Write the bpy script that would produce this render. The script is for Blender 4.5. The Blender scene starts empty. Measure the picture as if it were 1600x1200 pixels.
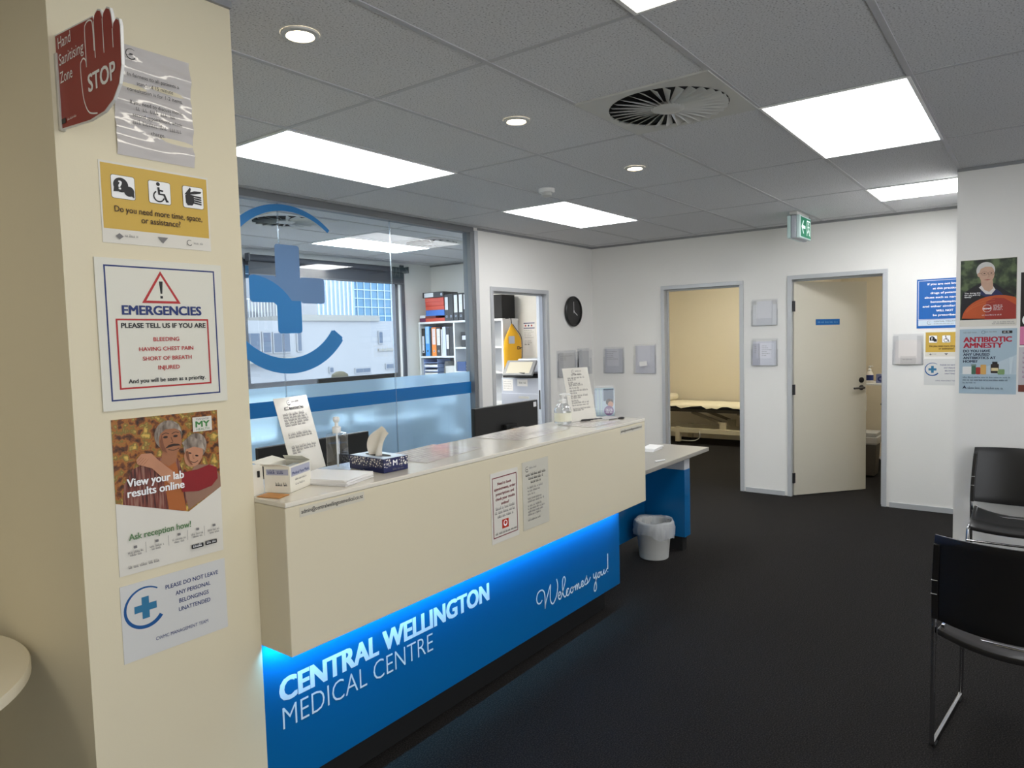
import bpy, bmesh, math, random
from mathutils import Vector, Matrix, Euler
random.seed(7)
sc = bpy.context.scene
C = sc.collection
pi, cos, sin = math.pi, math.cos, math.sin
V = Vector
# ------------------------------------------------------------------ camera, world, exposure
HC = 2.605                                            # ceiling height
def make_camera():
    yaw, pitch, roll = math.radians(36.937), math.radians(3.682), math.radians(-1.531)
    f = V((cos(yaw)*cos(pitch), sin(yaw)*cos(pitch), -sin(pitch)))
    r = V((sin(yaw), -cos(yaw), 0)); u = r.cross(f)
    r2 = cos(roll)*r + sin(roll)*u; u2 = -sin(roll)*r + cos(roll)*u
    cam = bpy.data.cameras.new('camera'); cam.sensor_width = 36; cam.lens = 1102/1600*36
    cam.clip_start = .02; cam.clip_end = 400
    o = bpy.data.objects.new('camera', cam); C.objects.link(o)
    m = Matrix((r2, u2, -f)).transposed().to_4x4(); m.translation = (0, 0, 1.6)
    o.matrix_world = m; sc.camera = o
make_camera()
sc.view_settings.view_transform = 'Standard'; sc.view_settings.look = 'None'
sc.view_settings.gamma = 1; sc.view_settings.use_curve_mapping = False
sc.view_settings.exposure = 0.75
W = bpy.data.worlds.new('sky'); sc.world = W; W.use_nodes = True
bg = W.node_tree.nodes['Background']; bg.inputs[0].default_value = (.93, .96, 1.0, 1); bg.inputs[1].default_value = 2.5
sun = bpy.data.lights.new('sun', 'SUN'); sun.energy = .5; sun.angle = .05; sun.color = (1, .96, .9)
so = bpy.data.objects.new('sun', sun); C.objects.link(so); so.rotation_euler = V((.35, 1, -.75)).to_track_quat('-Z', 'Y').to_euler()
PANEL, DOWN, LED = 3.5, 20.0, 7.5                     # lamp strengths

# ------------------------------------------------------------------ materials
def S(r, g, b):
    def l(c):
        c /= 255
        return c/12.92 if c <= .04045 else ((c+.055)/1.055)**2.4
    return (l(r), l(g), l(b), 1)
MATS = {}
def mat(name, col, rough=.5, metal=0, bump=0, bscale=200, var=0, spec=.5, coat=0, vscale=4):
    if name in MATS: return MATS[name]
    m = bpy.data.materials.new(name); m.use_nodes = True; MATS[name] = m
    nt = m.node_tree; b = nt.nodes['Principled BSDF']
    b.inputs['Base Color'].default_value = col; b.inputs['Roughness'].default_value = rough
    b.inputs['Metallic'].default_value = metal; b.inputs['Specular IOR Level'].default_value = spec
    b.inputs['Coat Weight'].default_value = coat; b.inputs['Coat Roughness'].default_value = .06
    if bump or var:
        tc = nt.nodes.new('ShaderNodeTexCoord')
    if bump:
        n = nt.nodes.new('ShaderNodeTexNoise'); n.inputs['Scale'].default_value = bscale; n.inputs['Detail'].default_value = 3
        bp = nt.nodes.new('ShaderNodeBump'); bp.inputs['Strength'].default_value = bump; bp.inputs['Distance'].default_value = .004
        nt.links.new(tc.outputs['Object'], n.inputs[0]); nt.links.new(n.outputs[0], bp.inputs['Height']); nt.links.new(bp.outputs[0], b.inputs['Normal'])
    if var:
        n2 = nt.nodes.new('ShaderNodeTexNoise'); n2.inputs['Scale'].default_value = vscale; n2.inputs['Detail'].default_value = 4
        mx = nt.nodes.new('ShaderNodeMix'); mx.data_type = 'RGBA'
        mx.inputs[6].default_value = tuple(c*(1-var) for c in col[:3])+(1,); mx.inputs[7].default_value = tuple(min(1, c*(1+var)) for c in col[:3])+(1,)
        nt.links.new(tc.outputs['Object'], n2.inputs[0]); nt.links.new(n2.outputs[0], mx.inputs[0]); nt.links.new(mx.outputs[2], b.inputs['Base Color'])
    return m
def emit(name, col, s):
    if name in MATS: return MATS[name]
    m = bpy.data.materials.new(name); m.use_nodes = True; MATS[name] = m
    b = m.node_tree.nodes['Principled BSDF']; b.inputs['Base Color'].default_value = (.8, .8, .8, 1)
    b.inputs['Emission Color'].default_value = col; b.inputs['Emission Strength'].default_value = s
    return m
def glass(name, tint=(1, 1, 1, 1), ior=1.45, rough=.0, k=1.0, base=.0):
    if name in MATS: return MATS[name]
    m = bpy.data.materials.new(name); m.use_nodes = True; MATS[name] = m
    nt = m.node_tree; nt.nodes.clear()
    out = nt.nodes.new('ShaderNodeOutputMaterial'); mx = nt.nodes.new('ShaderNodeMixShader')
    fr = nt.nodes.new('ShaderNodeFresnel'); fr.inputs[0].default_value = ior
    mt = nt.nodes.new('ShaderNodeMath'); mt.operation = 'MULTIPLY_ADD'; mt.inputs[1].default_value = k; mt.inputs[2].default_value = base; mt.use_clamp = True
    t = nt.nodes.new('ShaderNodeBsdfTransparent'); t.inputs[0].default_value = tint
    g = nt.nodes.new('ShaderNodeBsdfGlossy'); g.inputs['Roughness'].default_value = rough
    L = nt.links.new
    geo = nt.nodes.new('ShaderNodeNewGeometry'); m2 = nt.nodes.new('ShaderNodeMath'); m2.operation = 'SUBTRACT'; m2.inputs[0].default_value = 1
    m3 = nt.nodes.new('ShaderNodeMath'); m3.operation = 'MULTIPLY'
    L(geo.outputs['Backfacing'], m2.inputs[1]); L(mt.outputs[0], m3.inputs[0]); L(m2.outputs[0], m3.inputs[1])
    L(fr.outputs[0], mt.inputs[0]); L(m3.outputs[0], mx.inputs[0]); L(t.outputs[0], mx.inputs[1]); L(g.outputs[0], mx.inputs[2]); L(mx.outputs[0], out.inputs[0])
    return m
def frost(name, tint, rough, dif):
    m = bpy.data.materials.new(name); m.use_nodes = True; MATS[name] = m
    nt = m.node_tree; nt.nodes.clear()
    out = nt.nodes.new('ShaderNodeOutputMaterial'); mx = nt.nodes.new('ShaderNodeMixShader'); mx.inputs[0].default_value = dif
    r = nt.nodes.new('ShaderNodeBsdfRefraction'); r.inputs['Color'].default_value = tint; r.inputs['Roughness'].default_value = rough; r.inputs['IOR'].default_value = 1.08
    d = nt.nodes.new('ShaderNodeBsdfTranslucent'); d.inputs[0].default_value = tint
    nt.links.new(r.outputs[0], mx.inputs[1]); nt.links.new(d.outputs[0], mx.inputs[2]); nt.links.new(mx.outputs[0], out.inputs[0])
    return m
def ramp_noise(name, stops, scale, rough=.5, detail=4, stretch=(1, 1, 1), bump=0, spec=.5):
    m = mat(name, (.5, .5, .5, 1), rough, spec=spec); nt = m.node_tree; b = nt.nodes['Principled BSDF']
    tc = nt.nodes.new('ShaderNodeTexCoord'); mp = nt.nodes.new('ShaderNodeMapping'); mp.inputs['Scale'].default_value = stretch
    n = nt.nodes.new('ShaderNodeTexNoise'); n.inputs['Scale'].default_value = scale; n.inputs['Detail'].default_value = detail
    cr = nt.nodes.new('ShaderNodeValToRGB'); e = cr.color_ramp.elements
    e[0].position, e[0].color = stops[0]; e[1].position, e[1].color = stops[-1]
    for p, c in stops[1:-1]:
        x = e.new(p); x.color = c
    L = nt.links.new
    L(tc.outputs['Object'], mp.inputs[0]); L(mp.outputs[0], n.inputs[0]); L(n.outputs[0], cr.inputs[0]); L(cr.outputs[0], b.inputs['Base Color'])
    if bump:
        bp = nt.nodes.new('ShaderNodeBump'); bp.inputs['Strength'].default_value = bump; bp.inputs['Distance'].default_value = .005
        L(n.outputs[0], bp.inputs['Height']); L(bp.outputs[0], b.inputs['Normal'])
    return m
WALL = mat('wall_paint', S(234, 232, 228), .55, bump=.04, bscale=260, var=.01)
PILLAR = mat('cream_paint', S(222, 212, 184), .5, bump=.04, bscale=260, var=.012)
BEIGE = mat('beige_paint', S(228, 218, 196), .6, var=.01)
CEILM = ramp_noise('ceiling_tile', [(.30, S(140, 140, 142)), (.40, S(208, 208, 210)), (.7, S(224, 224, 226))], 150, .9, 2, bump=.15)
GRID = mat('ceiling_grid', S(185, 185, 188), .5)
CARPET = ramp_noise('charcoal_carpet', [(.3, S(17, 16, 16)), (.5, S(34, 32, 31)), (.72, S(56, 53, 51))], 170, .95, 5, bump=.5, spec=.15)
ALU = mat('satin_aluminium', S(196, 198, 201), .42, .25, var=.02)
GREYFRAME = mat('grey_frame', S(150, 151, 153), .45, .2)
DARKFRAME = mat('dark_grey_frame', S(95, 98, 106), .5, .2)
WHITE = mat('white_plastic', S(232, 232, 230), .35)
CREAM = mat('cream_laminate', S(220, 210, 184), .3, coat=.25, var=.008)
TOPM = mat('gloss_worktop', S(230, 224, 210), .16, coat=.5)
BLUE = mat('blue_laminate', S(0, 94, 150), .32, coat=.15)
DBLUE = mat('blue_print', S(0, 96, 170), .4)
BLACK = mat('black_plastic', S(24, 23, 23), .42, var=.1)
MATTBLACK = mat('matt_black', S(15, 15, 16), .7)
CHAIRM = mat('black_polypropylene', S(21, 20, 20), .38, bump=.05, bscale=500)
SEATM = mat('black_vinyl_seat', S(34, 33, 33), .33)
CHROME = mat('chrome', S(205, 205, 208), .12, 1)
STEEL = mat('dark_steel', S(70, 70, 72), .35, .8)
GREYTOP = mat('grey_laminate', S(150, 146, 138), .35, var=.03)
GREYPL = mat('grey_plastic', S(196, 196, 192), .4, var=.02)
PAPER = mat('white_paper', S(236, 234, 232), .5, coat=.1)
LAMINATED = mat('laminated_paper', S(226, 222, 212), .25, coat=.6)
CARD = mat('white_card', S(234, 230, 216), .45)
INK = mat('black_ink', S(30, 30, 34), .5)
GREYINK = mat('grey_ink', S(120, 118, 118), .5)
NAVY = mat('navy_ink', S(28, 48, 110), .5)
RED = mat('red_ink', S(178, 40, 42), .5)
WHITEINK = mat('white_ink', S(245, 245, 245), .5)
SILVER = mat('pale_lettering', S(214, 222, 230), .4)
YELLOW = mat('yellow_print', S(206, 170, 74), .4)
DOORM = mat('door_leaf_paint', S(214, 209, 194), .4)
GLASS = glass('clear_glass', (.87, .94, 1, 1), 1.45, .0, 1.0, .02)
OUTGLASS = glass('window_glass', (.97, .985, 1, 1), 1.4, 0, .6)
ACRYL = glass('clear_acrylic', (.965, .97, .98, 1), 1.45, .05, 1.0, .03)
FROST = frost('frosted_film', (.58, .80, 1, 1), .36, .30)

# ------------------------------------------------------------------ geometry helpers
WL = {}                                               # world location of every placed object
class M:
    """collects shapes; build() links them as one mesh object"""
    def __init__(s): s.bm = bmesh.new()
    def face(s, pts):
        try: return s.bm.faces.new([s.bm.verts.new(p) for p in pts])
        except ValueError: return None
    def hexa(s, p):
        v = [s.bm.verts.new(q) for q in p]
        for i in ((0, 3, 2, 1), (4, 5, 6, 7), (0, 1, 5, 4), (1, 2, 6, 5), (2, 3, 7, 6), (3, 0, 4, 7)): s.bm.faces.new([v[k] for k in i])
        return s
    def box(s, x0, x1, y0, y1, z0, z1):
        return s.hexa([(x0, y0, z0), (x1, y0, z0), (x1, y1, z0), (x0, y1, z0), (x0, y0, z1), (x1, y0, z1), (x1, y1, z1), (x0, y1, z1)])
    def bar(s, a, b, w, h, up=(0, 0, 1)):
        a, b = V(a), V(b); d = (b-a).normalized(); u = V(up)
        if abs(d.dot(u)) > .98: u = V((1, 0, 0))
        r = d.cross(u).normalized()*w/2; u = r.cross(d).normalized()*h/2
        return s.hexa([a-r-u, a+r-u, b+r-u, b-r-u, a-r+u, a+r+u, b+r+u, b-r+u])
    def loft(s, rings, close=True, cap=True):
        vr = [[s.bm.verts.new(p) for p in r] for r in rings]; n = len(vr[0])
        for a, b in zip(vr, vr[1:]):
            for i in range(n if close else n-1):
                j = (i+1) % n
                try: s.bm.faces.new((a[i], a[j], b[j], b[i]))
                except ValueError: pass
        if cap and close:
            s.bm.faces.new(vr[0][::-1]); s.bm.faces.new(vr[-1])
        return s
    def tube(s, pts, r, n=10, cap=True):
        pts = [V(p) for p in pts]; rs = r if isinstance(r, list) else [r]*len(pts); rings = []
        t0 = (pts[1]-pts[0]).normalized(); ref = V((0, 0, 1)) if abs(t0.z) < .9 else V((1, 0, 0))
        nrm = t0.cross(ref).normalized()
        for i, p in enumerate(pts):
            t = (pts[min(i+1, len(pts)-1)]-pts[max(i-1, 0)]).normalized()
            nrm = (nrm-t*nrm.dot(t)).normalized(); b = t.cross(nrm)
            rings.append([p+rs[i]*(cos(2*pi*k/n)*nrm+sin(2*pi*k/n)*b) for k in range(n)])
        return s.loft(rings, True, cap)
    def lathe(s, c, prof, n=28, axis=(0, 0, 1), cap=True, sx=1, sy=1):
        ax = V(axis).normalized(); e1 = ax.orthogonal().normalized() if abs(ax.z) < .99 else V((1, 0, 0)); e2 = ax.cross(e1); c = V(c)
        return s.loft([[c+ax*z+r*(sx*cos(2*pi*k/n)*e1+sy*sin(2*pi*k/n)*e2) for k in range(n)] for r, z in prof], True, cap)
    def prism(s, fr, poly, d0, d1):
        return s.loft([[fr.p(u, v, d0) for u, v in poly], [fr.p(u, v, d1) for u, v in poly]])
    def build(s, name, m, parent=None, bevel=0, smooth=False, seg=2, origin=None):
        bm = s.bm
        bmesh.ops.recalc_face_normals(bm, faces=bm.faces)
        if bevel:
            es = [e for e in bm.edges if len(e.link_faces) == 2 and e.calc_face_angle(0) > .6]
            bmesh.ops.bevel(bm, geom=es, offset=bevel, segments=seg, profile=.5, affect='EDGES', clamp_overlap=True)
        if origin is None:
            lo = [min(v.co[i] for v in bm.verts) for i in range(3)]; hi = [max(v.co[i] for v in bm.verts) for i in range(3)]
            origin = V(((lo[0]+hi[0])/2, (lo[1]+hi[1])/2, lo[2]))
        origin = V(origin)
        for v in bm.verts: v.co -= origin
        me = bpy.data.meshes.new(name); bm.to_mesh(me); bm.free()
        me.materials.append(m)
        if smooth:
            for p in me.polygons: p.use_smooth = True
            if smooth != 'all': me.set_sharp_from_angle(angle=.7)
        return link(bpy.data.objects.new(name, me), origin, parent)
def link(o, w, parent=None):
    C.objects.link(o)
    if parent:
        o.parent = parent; o.location = V(w)-WL[parent]
    else: o.location = w
    WL[o] = V(w); return o
def tag(o, label, cat, group=None, kind=None):
    o['label'] = label; o['category'] = cat
    if group: o['group'] = group
    if kind: o['kind'] = kind
    return o
def thing(name, loc, label, cat, group=None, kind=None):
    return tag(link(bpy.data.objects.new(name, None), loc), label, cat, group, kind)
def struct(o, label=None, cat=None):
    o['kind'] = 'structure'
    if label: o['label'] = label
    o['category'] = cat or o.name.split('_')[0]
    return o
def copy_tree(o, parent=None):
    c = o.copy(); C.objects.link(c); c.parent = parent; WL[c] = WL[o]
    for ch in list(o.children): copy_tree(ch, c)
    return c
def bez(pts, n=8):                                    # Catmull-Rom through points
    out = []; P = [V(p) for p in pts]
    for i in range(len(P)-1):
        a, b, c, d = P[max(i-1, 0)], P[i], P[i+1], P[min(i+2, len(P)-1)]
        for k in range(n):
            t = k/n
            out.append(.5*((2*b)+(c-a)*t+(2*a-5*b+4*c-d)*t*t+(3*b-a-3*c+d)*t**3))
    return out+[P[-1]]

# ------------------------------------------------------------------ flat print on sheets and signs
class Fr:
    """a flat frame: origin (lower left), u to the right, v up, n towards the viewer"""
    def __init__(s, o, u, v):
        s.o, s.u, s.v = V(o), V(u).normalized(), V(v).normalized(); s.n = s.u.cross(s.v)
    def p(s, u, v, d=0): return s.o+s.u*u+s.v*v+s.n*d
    def rot(s, a):
        return Fr(s.o, s.u*cos(a)+s.v*sin(a), s.v*cos(a)-s.u*sin(a))
def FY(x, y, z, a=0): return Fr((x, y, z), (1, 0, 0), (0, 0, 1)).rot(a)       # on a wall that faces -y
def FX(x, y, z, a=0): return Fr((x, y, z), (0, -1, 0), (0, 0, 1)).rot(a)      # on a wall that faces -x
FONT = {}
def glyphs(txt, bold=0, shear=0, space=1):
    k = (txt, bold, shear, space)
    if k not in FONT:
        cu = bpy.data.curves.new('t', 'FONT'); cu.body = txt; cu.offset = bold; cu.shear = shear; cu.space_character = space; cu.resolution_u = 3
        ob = bpy.data.objects.new('t', cu); me = bpy.data.meshes.new_from_object(ob)
        FONT[k] = ([v.co.xy.copy() for v in me.vertices], [list(p.vertices) for p in me.polygons])
        bpy.data.objects.remove(ob); bpy.data.curves.remove(cu); bpy.data.meshes.remove(me)
    return FONT[k]
class Art:
    """print lying on frame fr; every colour/name becomes one child mesh of parent"""
    def __init__(s, fr, parent, d=.0004, step=.00025): s.fr, s.parent, s.k, s.d, s.step = fr, parent, {}, d, step
    def m(s, name, mt):
        key = (name, mt.name)
        if key not in s.k: s.k[key] = (M(), mt, s.d+s.step*len(s.k))
        q = s.k[key]; s.c = getattr(s, 'c', 0)+1
        return q[0], q[1], q[2]+2.2e-5*(s.c % 9)
    def poly(s, name, mt, pts):
        m, _, d = s.m(name, mt); f = m.face([s.fr.p(u, v, d) for u, v in pts]); return s
    def rect(s, name, mt, u0, u1, v0, v1): return s.poly(name, mt, [(u0, v0), (u1, v0), (u1, v1), (u0, v1)])
    def rrect(s, name, mt, u0, u1, v0, v1, r):
        pts = []
        for cx, cy, a in ((u1-r, v1-r, 0), (u0+r, v1-r, 90), (u0+r, v0+r, 180), (u1-r, v0+r, 270)):
            pts += [(cx+r*cos(math.radians(a+k*18)), cy+r*sin(math.radians(a+k*18))) for k in range(6)]
        return s.poly(name, mt, pts)
    def frame(s, name, mt, u0, u1, v0, v1, w):
        return s.rect(name, mt, u0, u1, v0, v0+w).rect(name, mt, u0, u1, v1-w, v1).rect(name, mt, u0, u0+w, v0+w, v1-w).rect(name, mt, u1-w, u1, v0+w, v1-w)
    def ell(s, name, mt, cu, cv, ru, rv=None, n=24, a=0):
        rv = rv or ru
        return s.poly(name, mt, [(cu+ru*cos(2*pi*k/n)*cos(a)-rv*sin(2*pi*k/n)*sin(a), cv+ru*cos(2*pi*k/n)*sin(a)+rv*sin(2*pi*k/n)*cos(a)) for k in range(n)])
    def arc(s, name, mt, cu, cv, r, w0, w1, a0, a1, n=40, sy=1):
        """ring sector, outer radius r, width w0 -> w1 inward"""
        m, _, d = s.m(name, mt)
        P = lambda rr, a: s.fr.p(cu+rr*cos(a), cv+sy*rr*sin(a), d)
        for i in range(n):
            a, b = a0+(a1-a0)*i/n, a0+(a1-a0)*(i+1)/n; wa, wb = w0+(w1-w0)*i/n, w0+(w1-w0)*(i+1)/n
            m.face([P(r, a), P(r, b), P(r-wb, b), P(r-wa, a)])
        return s
    def line(s, name, mt, pts, w, sm=True):
        m, _, d = s.m(name, mt); P = bez([(a, b, 0) for a, b in pts], 6) if sm and len(pts) > 2 else [V((a, b, 0)) for a, b in pts]
        L, R = [], []
        for i, p in enumerate(P):
            t = (P[min(i+1, len(P)-1)]-P[max(i-1, 0)]); t = t.normalized() if t.length > 1e-9 else V((1, 0, 0))
            nn = V((-t.y, t.x, 0))*w/2; L.append(p+nn); R.append(p-nn)
        for i in range(len(P)-1):
            m.face([s.fr.p(q.x, q.y, d) for q in (L[i], L[i+1], R[i+1], R[i])])
        return s
    def text(s, txt, u0, v0, h, u1=None, mt=None, name='lettering', bold=0, align='l', shear=0, space=1, skew=0):
        """capital height h; fitted to u0..u1 when given"""
        if bold > 0:
            for du, dv in ((-1, -.6), (1, -.6), (0, .6), (1, .6), (-1, .6)): s.text(txt, u0+du*bold*h*2, v0+dv*bold*h*1.6, h, None if u1 is None else u1+du*bold*h*2, mt, name, 0, align, shear, space, skew)
        vs, fs = glyphs(txt, min(bold, 0), shear, space)
        if not vs: return s
        xs = [v.x for v in vs]; x0, x1 = min(xs), max(xs); sy = h/.69
        sx = (u1-u0)/(x1-x0) if u1 is not None else sy
        if u1 is None and align == 'c': u0 -= sx*(x1-x0)/2
        m, _, d = s.m(name, mt or INK)
        nv = [m.bm.verts.new(s.fr.p(u0+(v.x-x0)*sx, v0+v.y*sy+skew*(v.x-x0)*sx, d)) for v in vs]
        for f in fs:
            try: m.bm.faces.new([nv[i] for i in f])
            except ValueError: pass
        return s
    def words(s, name, mt, u0, u1, v, h, align='l', fill=1.0):
        """a line of print too small to read: word-sized runs of short strokes"""
        u, end = u0, u0+(u1-u0)*fill
        if align == 'c': u += (u1-u0)*(1-fill)/2; end = u+(u1-u0)*fill
        while u < end-h*.8:
            w = min(h*random.uniform(1.2, 4.5), end-u); x = u
            while x < u+w-h*.2:
                g = h*random.uniform(.32, .55); t = h*random.choice((1, 1, 1.4))
                s.rect(name, mt, x, min(x+g, u+w), v, v+t*.28).rect(name, mt, x, x+g*.4, v, v+t); x += g*1.35
            u += w+h*.7
        return s
    def done(s):
        for (name, _), (m, mt, d) in s.k.items():
            if len(m.bm.faces): m.build(name.split('#')[0], mt, s.parent)
            else: m.bm.free()
def sheet(name, label, cat, fr, w, h, mt, th=.0015, gap=.0006, group=None, curve=0):
    m = M()
    m.hexa([fr.p(0, 0, gap), fr.p(w, 0, gap), fr.p(w, h, gap), fr.p(0, h, gap), fr.p(0, 0, gap+th), fr.p(w, 0, gap+th), fr.p(w, h, gap+th), fr.p(0, h, gap+th)])
    o = tag(m.build(name, mt), label, cat, group)
    return o, Art(fr, o, gap+th+.0003)
def logo(a, cu, cv, r, mt, mt2=None, name='emblem'):
    """open ring with a plus sign"""
    a.arc(name, mt, cu, cv, r, r*.06, r*.2, math.radians(52), math.radians(323))
    t = r*.52; q = r*.17
    a.rect(name+'_cross', mt2 or mt, cu-t, cu+t, cv-q, cv+q).rect(name+'_cross', mt2 or mt, cu-q, cu+q, cv+q, cv+t).rect(name+'_cross', mt2 or mt, cu-q, cu+q, cv-t, cv-q)

# ------------------------------------------------------------------ the setting
XF, YL = 7.02, 4.10                                   # far wall and left wall faces
GX, GY = [.87+1.2*k for k in range(-4, 9)], [.437+.597*k for k in range(-7, 12)]
def bx(name, *b, m=WALL, bevel=0): return struct(M().box(*b).build(name, m, None, bevel))
bx('floor', -4.2, 11, -3.6, 7.0, -.1, 0, m=CARPET)
ceil = bx('ceiling', -4.2, 11, -3.6, 7.0, HC, HC+.1, m=CEILM)
g = M()
for x in GX:
    if x < 7: g.box(x-.01, x+.01, -3.5, 6.6, HC-.002, HC+.001)
for y in GY: g.box(-4, 7, y-.011, y+.011, HC-.0035, HC+.001)
g.build('ceiling_grid', GRID, ceil)
def wall(name, fr, w, h, th, holes, m=WALL):
    """a wall w wide, h high and th deep behind fr, with holes (u0, u1, v0, v1)"""
    us = sorted({0, w, *[q for o in holes for q in o[:2]]}); vs = sorted({0, h, *[q for o in holes for q in o[2:]]})
    b = M()
    for u0, u1 in zip(us, us[1:]):
        for v0, v1 in zip(vs, vs[1:]):
            if any(o[0] < (u0+u1)/2 < o[1] and o[2] < (v0+v1)/2 < o[3] for o in holes): continue
            b.hexa([fr.p(u, v, d) for d in (-th, 0) for u, v in ((u0, v0), (u1, v0), (u1, v1), (u0, v1))])
    bmesh.ops.remove_doubles(b.bm, verts=b.bm.verts, dist=1e-5)
    # drop the faces shared by neighbouring cells
    b.bm.verts.index_update(); dup = {}
    for f in b.bm.faces: dup.setdefault(tuple(sorted(v.index for v in f.verts)), []).append(f)
    bmesh.ops.delete(b.bm, geom=[f for fs in dup.values() if len(fs) > 1 for f in fs], context='FACES_ONLY')
    return struct(b.build(name, m))
D1, D2, D3 = (2.402, 3.228), (1.122, 1.924), (5.176, 6.082)      # doorways (y, y, x)
wall('wall_far', FX(XF, 6.75, 0), 7.05, HC, .11, [(6.75-D1[1], 6.75-D1[0], 0, 2.085), (6.75-D2[1], 6.75-D2[0], 0, 2.100)])
wall('wall_left', FY(4.935, YL, 0), XF-4.935, HC, .11, [(D3[0]-4.935, D3[1]-4.935, 0, 2.060)])
bx('wall_pillar', .74, 1.228, 1.924, 6.75, 0, HC, m=PILLAR)
bx('wall_poster', 5.40, XF-.001, -3.4, .448, 0, HC, m=WALL)
WR = [(.3, 2.75, .25, 2.56), (2.8, 5.3, .25, 2.56)]  # unseen window openings, added to let in ambient daylight
wall('wall_right', Fr((2.6, -3.3, 0), (-1, 0, 0), (0, 0, 1)), 5.6, HC, .1, WR)
bx('wall_right_end', 2.6, 5.4, -3.4, -3.3, 0, HC)
bx('wall_back', -3.1, -3.0, -3.4, 4.1, 0, HC, m=PILLAR)
def portal(c, rot, w, h):
    l = bpy.data.lights.new('portal', 'AREA'); l.shape = 'RECTANGLE'; l.size = w; l.size_y = h; l.cycles.is_portal = True
    o = bpy.data.objects.new('portal', l); C.objects.link(o); o.location = c; o.rotation_euler = rot
for i, (u0, u1, v0, v1) in enumerate(WR):
    portal((2.6-(u0+u1)/2, -3.42, (v0+v1)/2), (pi/2, 0, 0), u1-u0, v1-v0)
    b = M(); b.box(2.6-u1+.001, 2.6-u0-.001, -3.38, -3.34, v0+.001, v0+.05).box(2.6-u1+.001, 2.6-u0-.001, -3.38, -3.34, v1-.05, v1-.001).box(2.6-u1+.001, 2.6-u1+.05, -3.38, -3.34, v0+.05, v1-.05).box(2.6-u0-.05, 2.6-u0-.001, -3.38, -3.34, v0+.05, v1-.05)
    struct(b.build('window_%d' % (3+i), GREYFRAME))  # frame of an added, unseen window
portal((3.07, 6.78, 1.8), (-pi/2, 0, 0), 2.1, 1.3); portal((5.33, 6.78, 1.8), (-pi/2, 0, 0), 2.2, 1.3)
bx('wall_side', -3.1, .74, 4.0, 4.1, 0, HC, m=PILLAR)
wall('wall_window', FY(1.228, 6.6, 0), XF-1.228, HC, .16, [(2.0-1.228, 4.14-1.228, 1.14, 2.5), (4.22-1.228, 6.44-1.228, 1.14, 2.5)])
bx('wall_exam_back', 10.36, 10.46, 2.0, 5.2, 0, HC, m=BEIGE)
bx('wall_exam_left', XF+.111, 10.36, 5.1, 5.2, 0, HC, m=BEIGE)
bx('wall_between_rooms', XF+.111, 10.36, 2.02, 2.1, 0, HC, m=BEIGE)
bx('wall_consult_back', 9.6, 9.7, -.2, 2.02, 0, HC, m=BEIGE)
bx('wall_consult_right', XF+.111, 9.6, -.3, -.2, 0, HC, m=BEIGE)
# thin grey trim strips where the walls meet the ceiling, and low aluminium skirtings
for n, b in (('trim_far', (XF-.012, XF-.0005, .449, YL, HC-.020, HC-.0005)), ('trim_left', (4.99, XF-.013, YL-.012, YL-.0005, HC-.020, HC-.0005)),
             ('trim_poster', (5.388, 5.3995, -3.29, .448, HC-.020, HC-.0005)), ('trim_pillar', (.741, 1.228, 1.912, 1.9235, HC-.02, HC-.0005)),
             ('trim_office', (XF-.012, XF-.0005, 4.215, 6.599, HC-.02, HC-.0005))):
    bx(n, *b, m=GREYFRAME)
for n, b in (('baseboard_far', (XF-.012, XF-.0005, 1.98, 2.36, .0, .045)), ('baseboard_poster_side', (XF-.012, XF-.0005, .449, 1.07, .0, .045)),
             ('baseboard_corner', (XF-.012, XF-.0005, 3.27, YL, .0, .045)), ('baseboard_poster', (5.388, 5.3995, -3.29, .44, 0, .045))):
    bx(n, *b, m=ALU)

def door_frame(name, fr, w, h, depth, fw=.027, extra=None):
    """aluminium jambs and head round an opening w x h whose lower left corner is fr"""
    root = struct(link(bpy.data.objects.new(name, None), fr.p(0, 0)), None, 'door frame')
    m = M(); Z = .014
    def pb(u0, u1, v0, v1, d0, d1):
        m.hexa([fr.p(u, v, d) for d in (d0, d1) for u, v in ((u0, v0), (u1, v0), (u1, v1), (u0, v1))])
    pb(-fw, .012, 0, h-.012, -.001, Z); pb(w-.012, w+fw, 0, h-.012, -.001, Z); pb(-fw, w+fw, h-.012, h+fw, -.001, Z)
    pb(.0005, .012, 0, h-.012, -depth, -.001); pb(w-.012, w-.0005, 0, h-.012, -depth, -.001); pb(.0005, w-.0005, h-.012, h-.0005, -depth, -.001)
    pb(.012, .028, 0, h-.03, -.075, -.06); pb(w-.028, w-.012, 0, h-.03, -.075, -.06); pb(.012, w-.012, h-.03, h-.012, -.075, -.06)
    m.build('frame', ALU, root, bevel=.002)
    return root
d1 = door_frame('door_1', FX(XF, D1[1], 0), D1[1]-D1[0], 2.085, .11)
hz = M()
for z in (.22, 1.05, 1.84): hz.box(XF-.0145+.02, XF+.06, D1[0]+.0121, D1[0]+.016, z, z+.1)
hz.build('strike_plate', STEEL, d1)
d2 = door_frame('door_2', FX(XF, D2[1], 0), D2[1]-D2[0], 2.100, .11)
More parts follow.
